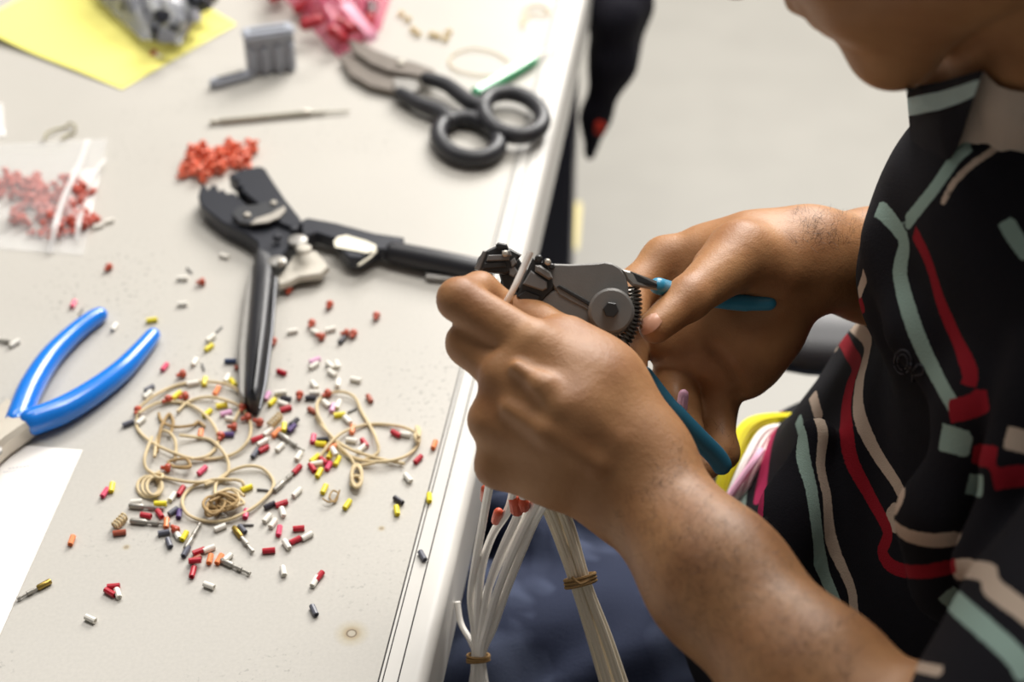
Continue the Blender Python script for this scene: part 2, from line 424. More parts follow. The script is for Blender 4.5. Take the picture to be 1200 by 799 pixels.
# fingers, each its own group so that creases stay between them
body += chain([(632, 412, .848, 31), (538, 351, .855, 26)], 0.008, 1)
body += chain([(538, 351, .855, 26), (562, 341, .874, 22), (584, 353, .876, 18)], 0.004, 2)
body += chain([(600, 446, .848, 30), (550, 402, .862, 25.5), (566, 398, .888, 22), (596, 404, .895, 19)], 0.006, 3)
body += chain([(590, 497, .85, 30), (582, 472, .868, 20), (590, 455, .892, 19), (610, 452, .897, 18)], 0.006, 4)
body += chain([(592, 545, .856, 28), (594, 524, .876, 19), (604, 505, .892, 17), (622, 498, .894, 16)], 0.006, 5)
# tendons and veins on the back of the hand
for q in ([(720, 520, .822, 8), (640, 452, .823, 7), (605, 430, .827, 6)], [(700, 545, .818, 8), (640, 505, .820, 7), (596, 478, .829, 6)], [(690, 465, .829, 5), (655, 478, .819, 5), (630, 452, .821, 4)]):
    body += chain(q, 0.008)
# --- far (right) arm
body += chain([(1160, 322, 1.10, 64), (1030, 312, 1.02, 62), (945, 305, .985, 56)], 0.02)
body += chain([(945, 302, .985, 54), (880, 300, .975, 48)], 0.02)
# thenar and thumb
body += chain([(905, 312, .965, 48), (868, 300, .952, 38), (842, 318, .94, 33)], 0.010)
body += chain([(862, 304, .945, 36), (806, 350, .912, 25), (768, 383, .895, 20)], 0.006, 11)
# palm
body += chain([(915, 345, .985, 44), (870, 405, .985, 46), (845, 425, .985, 36)], 0.014)
body += chain([(900, 370, .985, 38), (820, 385, .990, 46), (790, 400, .990, 36)], 0.014)
body += chain([(880, 300, .985, 48), (830, 310, .990, 42), (790, 340, .995, 36)], 0.014)
body += chain([(905, 390, .99, 34), (870, 435, .985, 32)], 0.012)
# fingers of the far hand
body += chain([(838, 296, .985, 34), (780, 306, .988, 28), (745, 338, .975, 23), (738, 372, .955, 20)], 0.006, 12)
body += chain([(800, 345, 1.0, 30), (745, 385, 1.0, 24), (735, 430, .975, 21), (745, 458, .95, 18)], 0.006, 13)
body += chain([(815, 405, .995, 32), (792, 445, .990, 27), (797, 482, .975, 23), (808, 505, .955, 18)], 0.006, 14)
body += chain([(850, 440, .985, 29), (838, 487, .985, 22.5), (846, 530, .97, 19), (826, 548, .945, 16)], 0.006, 15)
# --- torso core (under the shirt), upper arms, neck
def V3(*a): return np.array(a, float)
neck0 = PV((1238, 178, .845))
sh_l = V3(0.34, 0.55, 1.0); sh_r = V3(0.36, 0.89, 0.95)
body += [Seg(V3(0.33, 0.74, 0.93), V3(0.325, 0.75, 0.66), 0.075, 0.08, 0.03), Seg(sh_l, sh_r, 0.05, 0.05, 0.04),
         Seg(neck0, V3(0.33, 0.74, 0.93), 0.05, 0.075, 0.03), Seg(sh_l, PV(elbow_l), 0.05, 0.040, 0.03),
         Seg(sh_r, V3(0.34, 0.985, 0.80), 0.05, 0.042, 0.03), Seg(V3(0.34, 0.985, 0.80), PV((1160, 322, 1.10)), 0.042, 64 * 1.10 / FPX, 0.02)]
body += chain([(1100, 72, .80, 32), (1138, 130, .815, 48), (1180, 205, .835, 72)], 0.012)
# --- head: chin placed, then anatomical axes (bent down 45 degrees)
chin = PV((1019, 74, .765))
hf = np.array((FACE * math.cos(math.radians(45)) - ZV * math.sin(math.radians(45)))); hu = np.array((FACE * math.sin(math.radians(45)) + ZV * math.cos(math.radians(45)))); hl = np.array(LEFT)
def H(f, u, l): return chin + hf * f + hu * u + hl * l        # chin tip is (0,0,0)
body += [Ell(H(-0.100, 0.145, 0), (hf, hu, hl), (0.098, 0.085, 0.076), 0.03),          # cranium
         Ell(H(-0.055, 0.105, 0), (hf, hu, hl), (0.060, 0.065, 0.062), 0.03)]
for s in (-1, 1):
    body += [Seg(H(-0.018, 0.006, 0.010 * s), H(-0.085, 0.028, 0.052 * s), 0.019, 0.018, 0.02), Seg(H(-0.085, 0.028, 0.052 * s), H(-0.095, 0.085, 0.058 * s), 0.018, 0.02, 0.02),
             Seg(H(-0.035, 0.075, 0.034 * s), H(-0.06, 0.085, 0.055 * s), 0.020, 0.017, 0.02),        # cheek bone
             Seg(H(-0.030, 0.040, 0.026 * s), H(-0.06, 0.04, 0.045 * s), 0.024, 0.022, 0.02),         # cheek
             Seg(H(-0.013, 0.118, 0.012 * s), H(-0.025, 0.120, 0.042 * s), 0.010, 0.010, 0.012),      # brow
             Ell(H(-0.020, 0.107, 0.031 * s), (hf, hu, hl), (0.012, 0.012, 0.013), 0.004),            # eye
             Ell(H(-0.100, 0.092, 0.073 * s), (hf, hu, hl), (0.020, 0.032, 0.007), 0.006)]            # ear
body += [Seg(H(-0.018, 0.004, -0.008), H(-0.018, 0.004, 0.008), 0.018, 0.018, 0.015),
         Seg(H(-0.022, 0.045, 0), H(-0.03, 0.07, 0), 0.026, 0.026, 0.02),
         Seg(H(-0.006, 0.036, -0.014), H(-0.006, 0.036, 0.014), 0.0075, 0.0075, 0.005), Seg(H(-0.001, 0.0365, -0.005), H(-0.001, 0.0365, 0.005), 0.007, 0.007, 0.005),   # lower lip
         Seg(H(-0.004, 0.049, -0.015), H(-0.004, 0.049, 0.015), 0.0065, 0.0065, 0.005), Seg(H(0.003, 0.049, -0.005), H(0.003, 0.049, 0.005), 0.0065, 0.0065, 0.005),
         Seg(H(-0.004, 0.110, 0), H(0.018, 0.075, 0), 0.008, 0.011, 0.010), Seg(H(0.008, 0.070, -0.011), H(0.008, 0.070, 0.011), 0.008, 0.008, 0.006)]  # nose
body += [Seg(H(-0.108, 0.035, 0), neck0, 0.047, 0.049, 0.012)]
for cr_ in ([(836, 408, .962), (848, 422, .961), (860, 440, .963), (868, 456, .967)], [(806, 456, .970), (830, 463, .964), (852, 463, .964), (868, 462, .972)], [(800, 425, .966), (826, 434, .963), (846, 446, .964)]):
    for a_, b_ in zip(cr_[:-1], cr_[1:]): body += [Seg(PV(a_), PV(b_), 0.0016, 0.0016, 0.006, sub=True)]
body += [Seg(H(0.012, 0.0425, -0.018), H(0.012, 0.0425, 0.018), 0.002, 0.002, 0.004, sub=True)]
def body_post(p, f): return f
pos, quads = sdf_mesh(body, 0.0021)
pos = relax(pos, quads, 3)
person = np_obj('person', pos, quads, m_skin)
cpt = Vector((0.32, 0.76, 0.0)); person.data.transform(Matrix.Translation(-cpt)); person.location = cpt
tag(person, 'person in a dark striped polo shirt bent over the table working with a hand tool', 'person')
# thumb nail
m_nail = mat('nail', (214, 160, 132), 0.28, spec=0.6)
# nail of the far thumb: a curved plate lying on the thumb tip
bvh_body = BVHTree.FromPolygons([tuple(v) for v in pos], [tuple(q) for q in quads])
def on(bvh, px, py, lift=0.0, fallback=0.9):
    v = P(px, py, 1.0) - CAM; L = v.length; v.normalize()
    h = bvh.ray_cast(CAM, v)
    if h[0] is None: return P(px, py, fallback)
    return h[0] - v * lift
def patch(bvh, grid, lift, thick):
    """plate following a surface; grid rows of pixels"""
    R = len(grid); C_ = len(grid[0]); top = [[on(bvh, *p, lift) for p in r] for r in grid]
    vs = [p for r in top for p in r]; n = len(vs); dn = (vs[0] - CAM).normalized() * thick
    fs = []; 
    for i in range(R - 1):
        for j in range(C_ - 1):
            a = i * C_ + j; fs.append((a, a + 1, a + C_ + 1, a + C_))
    vs2 = vs + [v + dn for v in vs]
    rim = [j for j in range(C_)] + [i * C_ + C_ - 1 for i in range(1, R)] + [(R - 1) * C_ + j for j in range(C_ - 2, -1, -1)] + [i * C_ for i in range(R - 2, 0, -1)]
    fs += [(rim[k], rim[(k + 1) % len(rim)], rim[(k + 1) % len(rim)] + n, rim[k] + n) for k in range(len(rim))]
    m_ = MB(); m_.add(vs2, fs); return m_
# nail outline around the tip at (760,388): axis from tip to joint
ax = np.array([0.80, -0.60]); pr = np.array([0.60, 0.80]); tip = np.array([751.0, 391.0])
grid = []
for i in range(6):
    t = i / 5.0; wd = 9.5 * math.sin(math.pi * (0.16 + 0.68 * t)) ** 0.6
    grid.append([tuple(tip + ax * (1 + 28 * t) + pr * (-3.0 + wd * s)) for s in np.linspace(-1, 1, 6)])
patch(bvh_body, grid, 0.0007, 0.0012).obj('thumb_nail', m_nail, person, sharp=60)['label'] = 'pale thumb nail'

# ---------------------------------------------------------------- clothes
def cloth_mat(name, rgb, rough=0.85, weave=900):
    m = mat(name, rgb, rough, spec=0.2, noise=0.18, nscale=25, bump=0.35, bscale=weave); return m
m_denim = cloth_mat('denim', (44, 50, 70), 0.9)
def fade_and_lit_denim(m):  # pale fade patches; their contrast also stands in for light on the denim
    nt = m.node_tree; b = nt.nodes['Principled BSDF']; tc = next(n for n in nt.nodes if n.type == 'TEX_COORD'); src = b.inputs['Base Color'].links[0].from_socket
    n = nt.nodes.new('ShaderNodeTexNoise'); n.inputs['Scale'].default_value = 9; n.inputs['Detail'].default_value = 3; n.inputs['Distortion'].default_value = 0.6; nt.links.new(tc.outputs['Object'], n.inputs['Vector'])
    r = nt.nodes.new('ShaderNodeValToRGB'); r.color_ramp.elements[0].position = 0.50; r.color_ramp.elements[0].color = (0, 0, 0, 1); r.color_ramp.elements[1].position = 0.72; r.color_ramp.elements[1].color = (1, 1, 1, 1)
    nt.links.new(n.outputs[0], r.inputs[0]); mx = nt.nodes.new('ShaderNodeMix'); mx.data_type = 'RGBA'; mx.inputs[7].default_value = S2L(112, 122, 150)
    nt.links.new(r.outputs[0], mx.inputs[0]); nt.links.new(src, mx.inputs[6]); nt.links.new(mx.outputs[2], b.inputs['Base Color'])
fade_and_lit_denim(m_denim)
m_white_cloth = cloth_mat('undershirt_cotton', (196, 182, 168), 0.9)
jp = []
hipR = V3(0.34, 0.87, 0.545); kneeR = V3(-0.10, 0.95, 0.565); hipL = V3(0.33, 0.70, 0.55); kneeL = V3(-0.13, 0.80, 0.57)
for a, b in ((hipR, kneeR), (hipL, kneeL)):
    jp += [Seg(a, b, 0.092, 0.078, 0.03), Seg(b, b + V3(0.03, 0.0, -0.42), 0.066, 0.055, 0.03)]
jp += [Ell(V3(0.36, 0.77, 0.55), ((1, 0, 0), (0, 1, 0), (0, 0, 1)), (0.14, 0.19, 0.12), 0.04)]
for (a, b, r) in (((640, 640, 1.21), (700, 700, 1.19), 0.012), ((690, 590, 1.21), (760, 690, 1.18), 0.016), ((600, 600, 1.20), (640, 720, 1.18), 0.012), ((730, 700, 1.17), (790, 730, 1.15), 0.012)):
    jp += [Seg(PV(a), PV(b), r, r, 0.035)]
def jeans_fold(p, f):
    return f + 0.007 * np.sin(p[:, 0] * 62 + 9 * np.sin(p[:, 1] * 14)) * np.cos(p[:, 1] * 21 + p[:, 2] * 17)
jpos, jq = sdf_mesh(jp, 0.005, jeans_fold); jpos = relax(jpos, jq, 3)
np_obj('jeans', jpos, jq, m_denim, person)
m_shoe = mat('shoe_black', (30, 30, 32), 0.5)
for b in (kneeR, kneeL):
    mb = MB(); c = Vector(b + V3(-0.02, 0, 0)); c.z = 0.0
    sole = [(0.075, 0.03), (0.06, 0.042), (-0.09, 0.045), (-0.16, 0.038), (-0.185, 0.0), (-0.16, -0.038), (-0.09, -0.045), (0.06, -0.042), (0.075, -0.03)]
    mb.prism([c + Vector((x, y, 0.0)) for x, y in sole], (0, 0, 1), 0.06, bev=0.02)
    mb.prism([c + Vector((x * 0.55 + 0.03, y * 0.9, 0.055)) for x, y in sole], (0, 0, 1), 0.06, bev=0.02)
    mb.obj('shoe', m_shoe, person)
# --- shirt body
sp = []
FA = np.array(FACE); LA = np.array(LEFT)
tl = FA * 0.94 - np.array(ZV) * 0.34; tu = FA * 0.34 + np.array(ZV) * 0.94
sp += [Ell(V3(0.330, 0.735, 0.885), (tl, LA, tu), (0.104, 0.178, 0.20), 0.05),
       Ell(V3(0.300, 0.750, 0.72), (FA, LA, (0, 0, 1)), (0.132, 0.182, 0.165), 0.05),
       Ell(V3(0.310, 0.755, 0.665), (FA, LA, (0, 0, 1)), (0.205, 0.20, 0.07), 0.05)]
sp += [Seg(V3(0.345, 0.57, 0.985), PV((1215, 240, .83)), 0.074, 0.050, 0.04), Seg(PV((1215, 240, .83)), V3(0.355, 0.89, 0.96), 0.050, 0.06, 0.04),
       Seg(PV((1135, 225, .86)), PV((1085, 330, .905)), 0.034, 0.034, 0.04)]
sp += [Seg(V3(0.355, 0.89, 0.96), V3(0.37, 0.975, 0.85), 0.06, 0.06, 0.03)]
# near sleeve
sp += [Seg(V3(0.345, 0.56, 0.99), PV((1290, 850, .70)), 0.078, 0.074, 0.03), Seg(PV((1290, 850, .70)), PV((1185, 935, .695)), 0.074, 0.066, 0.02)]
# bunched folds at the armpit and at the belly
def fold(pts, k=0.02):
    out = []
    for a, b in zip(pts[:-1], pts[1:]): out.append(Seg(PV(a), PV(b), a[3] * a[2] / FPX, b[3] * b[2] / FPX, k))
    return out
sp += fold([(1215, 360, .80, 55), (1165, 470, .80, 46), (1108, 600, .815, 52), (1120, 680, .82, 50)], 0.012)
sp += fold([(1230, 420, .765, 40), (1185, 545, .765, 34), (1155, 660, .77, 36)], 0.010)
sp += fold([(1050, 290, .865, 14), (1072, 390, .842, 16), (1118, 480, .82, 14)], 0.03)
sp += fold([(955, 505, .950, 12), (925, 600, .95, 12), (910, 700, .94, 12)], 0.04)
def shirt_fold(p, f):
    return f + 0.0022 * np.sin(p[:, 2] * 38 + 40 * p[:, 0] + 2.5 * np.sin(p[:, 1] * 23))
spos, sq_ = sdf_mesh(sp, 0.0036, shirt_fold); spos = relax(spos, sq_, 3)
bvh_shirt = BVHTree.FromPolygons([tuple(v) for v in spos], [tuple(q) for q in sq_])
STRIPES = {
 'mint': [([(1138, 172), (1122, 182), (1095, 220), (1062, 262)], 19), ([(1028, 244), (1036, 249), (1050, 265), (1060, 283), (1056, 307), (1055, 325), (1065, 365), (1082, 410), (1108, 460), (1125, 488)], 21),
          ([(1102, 512), (1118, 516), (1138, 522)], 32), ([(1134, 566), (1152, 570)], 26), ([(935, 490), (939, 508), (941, 536), (951, 573), (958, 624), (962, 661), (978, 702), (997, 748), (1006, 774), (1034, 795), (1070, 815)], 16),
          ([(884, 531), (873, 568), (868, 600), (862, 650)], 12), ([(1108, 694), (1121, 707), (1163, 744), (1191, 771), (1205, 795)], 26), ([(1178, 258), (1190, 279), (1206, 300)], 20)],
 'beige': [([(1170, 172), (1158, 180), (1140, 192), (1118, 214), (1104, 239)], 9), ([(1014, 322), (1010, 334), (1006, 346)], 16), ([(994, 372), (1004, 384), (1017, 400), (1013, 425), (1007, 450), (1007, 485), (1025, 527), (1054, 573), (1052, 592), (1043, 605), (1057, 624), (1089, 633), (1124, 631)], 17),
           ([(952, 462), (957, 480), (965, 508), (962, 545), (969, 582), (974, 633), (997, 688), (1004, 725), (1034, 762), (1066, 778), (1105, 787)], 14), ([(1116, 668), (1140, 667), (1158, 672), (1163, 688), (1200, 716), (1215, 728)], 25), ([(1178, 512), (1210, 520)], 27), ([(773, 735), (771, 799)], 12), ([(983, 392), (980, 410)], 8)],
 'red': [([(1071, 272), (1087, 305), (1102, 352), (1120, 395), (1136, 435), (1134, 452)], 22), ([(1112, 482), (1135, 477), (1158, 468)], 28), ([(1140, 532), (1168, 536)], 26), ([(1163, 562), (1205, 556)], 26),
         ([(1012, 356), (1003, 364), (996, 374)], 18), ([(985, 392), (997, 414), (1004, 428), (997, 448), (991, 485), (997, 536), (1020, 582), (1040, 622), (1034, 647), (1048, 665), (1080, 670), (1120, 663)], 17)],
 'pink': [([(910, 480), (905, 499), (898, 536), (891, 582), (886, 633), (878, 680)], 23), ([(783, 728), (788, 760), (796, 810)], 14)],
}
def seg_dist(p, a, b):
    ab = b - a; t = np.clip(((p - a) @ ab) / max(ab @ ab, 1e-12), 0, 1); q = p - (a + t[:, None] * ab); return np.sqrt((q * q).sum(1))
shirt = None
attrs = {}
far = ((spos - np.array([0.31, 0.74, 0])) @ LA)
for cn, lst in STRIPES.items():
    best = np.full(len(spos), 0.05)
    for pl, wd in lst:
        pts = [(p.x, p.y) for p in spline([(a, b, 0) for a, b in pl], 14)]; q3 = [on(bvh_shirt, x, y, 0, None) if False else bvh_shirt.ray_cast(CAM, (P(x, y, 1.0) - CAM).normalized())[0] for x, y in pts]
        q3 = [np.array(q) if q is not None else None for q in q3]
        dpl = np.full(len(spos), 0.05); qq = [q for q in q3 if q is not None]
        for a, b in zip(q3[:-1], q3[1:]):
            if a is None or b is None or np.linalg.norm(a - b) > 0.05: continue
            dd = ((a + b) / 2 - np.array(CAM)) @ np.array(CF)
            dpl = np.minimum(dpl, seg_dist(spos, a, b) - wd * 0.5 * dd / FPX); hwm = wd * 0.5 * dd / FPX
        if len(qq) > 3:                                   # square ends
            for e0, e1 in ((qq[0], qq[3]), (qq[-1], qq[-4])):
                dr_ = (e1 - e0) / max(1e-9, np.linalg.norm(e1 - e0)); near = np.linalg.norm(spos - e0, axis=1) < 2.2 * hwm
                dpl = np.where(near, np.maximum(dpl, (e0 - spos) @ dr_), dpl)
        best = np.minimum(best, dpl)
    attrs[cn] = best
# the far side and the back carry the same hoops round the body
hz = spos @ (tu * 0.6 + np.array([0, 0, 0.4]))
for i, (cn, off) in enumerate((('mint', 0.0), ('beige', 0.042), ('red', 0.058), ('beige', 0.10), ('pink', 0.128))):
    ph = np.mod(hz - off, 0.16); dd = np.minimum(np.abs(ph), 0.16 - np.abs(ph)) - 0.0045
    attrs[cn] = np.where(far < -0.16, np.minimum(attrs[cn], np.maximum(dd, (far + 0.16) * 0.5)), attrs[cn])
def shirt_mat():
    m = cloth_mat('polo_knit', (23, 22, 28), 0.9, 1100); nt = m.node_tree; b = nt.nodes['Principled BSDF']
    src = b.inputs['Base Color'].links[0].from_socket
    for cn, rgb in (('mint', (150, 174, 164)), ('beige', (196, 176, 158)), ('red', (150, 26, 40)), ('pink', (176, 44, 88))):
        at = nt.nodes.new('ShaderNodeAttribute'); at.attribute_name = 'stripe_' + cn
        nz = nt.nodes.new('ShaderNodeTexNoise'); nz.inputs['Scale'].default_value = 500
        tc = next(n for n in nt.nodes if n.type == 'TEX_COORD'); nt.links.new(tc.outputs['Object'], nz.inputs['Vector'])
        ma = nt.nodes.new('ShaderNodeMath'); ma.operation = 'MULTIPLY_ADD'; ma.inputs[1].default_value = 0.0012; nt.links.new(nz.outputs[0], ma.inputs[0]); nt.links.new(at.outputs['Fac'], ma.inputs[2])
        lt = nt.nodes.new('ShaderNodeMapRange'); lt.inputs['From Min'].default_value = 0.0003; lt.inputs['From Max'].default_value = 0.0009; lt.inputs['To Min'].default_value = 1; lt.inputs['To Max'].default_value = 0
        nt.links.new(ma.outputs[0], lt.inputs['Value'])
        mx = nt.nodes.new('ShaderNodeMix'); mx.data_type = 'RGBA'; mx.inputs[7].default_value = S2L(*rgb)
        nt.links.new(lt.outputs[0], mx.inputs[0]); nt.links.new(src, mx.inputs[6]); src = mx.outputs[2]
    nt.links.new(src, b.inputs['Base Color']); return m
m_shirt = shirt_mat()
shirt = np_obj('polo_shirt', spos, sq_, m_shirt, person); shirt['label'] = 'near-black polo shirt with mint, beige and red stripes'
for cn, v in attrs.items():
    a = shirt.data.attributes.new('stripe_' + cn, 'FLOAT', 'POINT'); a.data.foreach_set('value', v.astype('f'))
# --- tone-on-tone embroidery on the chest: two small letter-like loops of thread
m_thread = mat('embroidery_thread', (44, 44, 52), 0.6)
mb = MB()
def stitched(pts, rad=0.0006, closed=False):
    q = [on(bvh_shirt, x, y, 0.0004) for x, y in pts]; mb.tube(spline(q, 4, closed), rad, 6, closed)
stitched([(1058 + 10 * math.cos(t), 424 + 14 * math.sin(t)) for t in np.linspace(0, 2 * math.pi, 13)[:-1]], closed=True)
stitched([(1058 + 6 * math.cos(t), 424 + 9 * math.sin(t)) for t in np.linspace(0, 2 * math.pi, 13)[:-1]], closed=True)
stitched([(1069, 447), (1071, 433), (1077, 427), (1082, 431), (1081, 438), (1072, 440)])
eb = mb.obj('embroidery', m_thread, shirt); eb['label'] = 'dark embroidered letters on the chest'
# --- collar
m_collar = cloth_mat('collar_knit', (26, 25, 32), 0.9, 1100); m_collar_mint = cloth_mat('collar_mint', (168, 188, 186), 0.9, 1100)
cols = [((1100, 118, .90), (1104, 205, .90)), ((1068, 103, .872), (1076, 200, .872)), ((1062, 103, .845), (1070, 200, .845)), ((1078, 100, .818), (1086, 196, .82)),
        ((1100, 96, .802), (1103, 192, .804)), ((1126, 89, .790), (1112, 186, .795)), ((1142, 84, .784), (1117, 180, .79)), ((1152, 82, .780), (1122, 172, .788))]
rows = [0.0, 0.12, 0.16, 0.25, 0.34, 0.38, 0.7, 1.0]
MI = lambda r: 1 if 0.13 < r < 0.36 else 0
mb = MB(); g = []
for r in rows:
    row = []
    for ci_, (a, b) in enumerate(cols):
        x, y, dd = a[0] + (b[0] - a[0]) * r, a[1] + (b[1] - a[1]) * r, a[2] + (b[2] - a[2]) * r - 0.004 * math.sin(math.pi * r)
        hit = bvh_body.ray_cast(CAM, (P(x, y, 1.0) - CAM).normalized())[0]
        if hit is not None and ci_ >= 2: dd = min(dd, (hit - CAM).dot(CF) - 0.021)
        row.append(P(x, y, dd))
    g.append(row)
nc = len(cols); fl = [p for r in g for p in r]; back = [p + CF * 0.003 + CR * 0.001 for p in fl]; n0 = len(fl)
mb.v = [tuple(v) for v in fl + back]
for i in range(len(rows) - 1):
    mi = MI((rows[i] + rows[i + 1]) / 2)
    for j in range(nc - 1):
        a = i * nc + j; mb.f.append((a, a + nc, a + nc + 1, a + 1)); mb.m.append(mi); mb.f.append((a + n0, a + 1 + n0, a + nc + 1 + n0, a + nc + n0)); mb.m.append(mi)
rim = [(j, j + 1) for j in range(nc - 1)] + [((len(rows) - 1) * nc + j + 1, (len(rows) - 1) * nc + j) for j in range(nc - 1)] + [(i * nc + nc - 1, (i + 1) * nc + nc - 1) for i in range(len(rows) - 1)] + [((i + 1) * nc, i * nc) for i in range(len(rows) - 1)]
for a, b in rim: mb.f.append((a, b, b + n0, a + n0)); mb.m.append(0)
c_ = mb.obj('collar', [m_collar, m_collar_mint], shirt, sharp=60); c_['label'] = 'turned-up dark collar with a pale mint band'
# --- undershirt
tops = [(1128, 92), (1140, 86), (1152, 83), (1160, 92), (1170, 101), (1185, 106), (1205, 109), (1235, 113), (1270, 118), (1305, 126), (1330, 136)]
grid = []
for j in range(8):
    r = j / 7.0; row = []
    for i, (x, y) in enumerate(tops):
        yb = 184 + 4.0 * i; xb = x - 12 * max(0, 1 - i / 5.0); X = x + (xb - x) * r; Y = y + (yb - y) * r
        ht = bvh_body.ray_cast(CAM, (P(X, Y, 1.0) - CAM).normalized())[0]
        row.append([X, Y, ((ht - CAM).dot(CF) if ht is not None else 0.80)])
    grid.append(row)
for _ in range(3):                                        # even out the cloth
    g2 = [[c[:] for c in r] for r in grid]
    for j in range(8):
        for i in range(len(tops)):
            nb = [grid[jj][ii][2] for jj, ii in ((j - 1, i), (j + 1, i), (j, i - 1), (j, i + 1)) if 0 <= jj < 8 and 0 <= ii < len(tops)]
            g2[j][i][2] = min(grid[j][i][2], sum(nb) / len(nb))
    grid = g2
mb = MB(); nC = len(tops)
fr = [P(c[0], c[1], c[2] - 0.005 - 0.003 * (j > 1) * math.sin(i * 1.9 + j * 0.7) ** 2) for j, r in enumerate(grid) for i, c in enumerate(r)]; bk = [p + CF * 0.003 for p in fr]; n0 = len(fr)
mb.v = [tuple(p) for p in fr + bk]
for j in range(7):
    for i in range(nC - 1):
        q_ = j * nC + i; mb.f += [(q_, q_ + nC, q_ + nC + 1, q_ + 1), (q_ + n0, q_ + 1 + n0, q_ + nC + 1 + n0, q_ + nC + n0)]; mb.m += [0, 0]
for i in range(nC - 1): mb.f.append((i, i + 1, i + 1 + n0, i + n0)); mb.m.append(0)
for j in range(7): mb.f.append(((j + 1) * nC, j * nC, j * nC + n0, (j + 1) * nC + n0)); mb.m.append(0)
mb.obj('undershirt', m_white_cloth, person, sharp=70)['label'] = 'white crew-neck undershirt showing at the collar'
# --- hair
m_hair = mat('hair_black', (22, 18, 16), 0.55, bump=0.6, bscale=400)
hp_ = [Ell(H(-0.108, 0.160, 0), (hf, hu, hl), (0.098, 0.080, 0.081), 0.02), Ell(H(-0.15, 0.10, 0), (hf, hu, hl), (0.055, 0.07, 0.066), 0.02)]
hpos, hq = sdf_mesh(hp_, 0.005, lambda p, f: f + 0.001 * np.sin(p[:, 0] * 900) * np.sin(p[:, 1] * 870))
np_obj('hair', hpos, hq, m_hair, person)
# --- dark hairs on the forearms, joined: nobody could count them
mb = MB(); ha = np.array([1.0, 1.05]); 
def hairs(n, x0, x1, y0, y1, ok):
    for _ in range(n):
        x = random.uniform(x0, x1); y = random.uniform(y0, y1)
        if not ok(x, y): continue
        v = (P(x, y, 1.0) - CAM).normalized(); h = bvh_body.ray_cast(CAM, v)
        if h[0] is None: continue
        nrm = h[1] if h[1].dot(v) < 0 else -h[1]
        tdir = (CR * random.uniform(-0.6, 0.5) + CU * random.uniform(-0.2, 0.9)); tdir = (tdir - nrm * tdir.dot(nrm)).normalized()
        L = random.uniform(0.005, 0.011); bend = (nrm.cross(tdir)) * random.uniform(-0.25, 0.25)
        p0 = h[0] - nrm * 0.0003; p1 = p0 + tdir * L * 0.5 + nrm * L * 0.22; p2 = p0 + (tdir + bend) * L + nrm * L * 0.2
        r_ = 0.00006; s = tdir.cross(nrm) * r_
        mb.add([p0 - s, p0 + s, p1 + s * 0.8, p1 - s * 0.8, p2], [(0, 1, 2, 3), (3, 2, 4)])
hairs(2600, 690, 1010, 500, 799, lambda x, y: (y - 560) > -1.2 * (x - 760) + 0 and y > 500)
hairs(300, 930, 1020, 245, 290, lambda x, y: True)
h_ = mb.obj('arm_hair', m_hair, person, smooth=False); h_['kind'] = 'stuff'

# ---------------------------------------------------------------- office chair the person sits on
m_blackpl = mat('chair_black_plastic', (36, 35, 40), 0.42, bump=0.08, bscale=600); m_chairf = mat('chair_fabric', (40, 42, 52), 0.9, bump=0.3, bscale=700)
chair = thing('office_chair', 'black office chair with a rounded armrest, under the person', 'chair', (0.40, 0.78, 0))
RZ = Matrix.Rotation(-EA, 3, 'Z')
def CH(f, l, z): return Vector((0.40, 0.78, 0)) + FACE * f + LEFT * l + Vector((0, 0, z))
mb = MB(); mb.box(CH(0, 0, 0.425), (0.48, 0.48, 0.07), RZ, bev=0.03); mb.obj('seat', m_chairf, chair)
mb = MB(); mb.box(CH(-0.27, 0, 0.80), (0.06, 0.42, 0.44), RZ, bev=0.025); mb.obj('backrest', m_chairf, chair)
mb = MB(); mb.box(CH(-0.285, 0, 0.50), (0.02, 0.07, 0.24), RZ, bev=0.004); mb.obj('back_post', m_blackpl, chair)
for s in (-1, 1):
    zc = 0.700 if s < 0 else 0.64; 
    mb = MB(); f0, f1 = (0.200, -0.06) if s < 0 else (0.06, -0.16); wl = 0.190 if s < 0 else 0.265
    mb.capsule([CH(f0, wl * s, zc), CH((f0 + f1) / 2, (wl + 0.005) * s, zc + 0.002), CH(f1, (wl + 0.01) * s, zc)], 0.046, 20, flat=0.46, up=(0, 0, 1)); mb.obj('armrest', m_blackpl, chair)
    mb = MB(); mb.tube(spline([CH(-0.03, 0.265 * s, zc - 0.01), CH(-0.03, 0.29 * s, 0.55), CH(-0.03, 0.26 * s, 0.40), CH(-0.03, 0.10 * s, 0.385)], 6), 0.016, 10); mb.obj('armrest_post', m_blackpl, chair)
mb = MB(); mb.tube([CH(0, 0, 0.06), CH(0, 0, 0.39)], 0.028, 14); mb.obj('gas_column', m_blackpl, chair)
for k in range(5):
    a = 2 * math.pi * k / 5 + 0.3; e = CH(0.29 * math.cos(a), 0.29 * math.sin(a), 0.075)
    mb = MB(); mb.tube([CH(0, 0, 0.11), e], [0.026, 0.016], 8); sp_ = mb.obj('base_spoke', m_blackpl, chair)
    mb = MB(); t_ = Vector((math.cos(a + 1.2), math.sin(a + 1.2), 0)); q = Vector((e.x, e.y, 0.028))
    mb.tube([q - t_ * 0.022, q + t_ * 0.022], 0.028, 14); mb.tube([q, e], 0.008, 6); mb.obj('caster', m_blackpl, sp_)
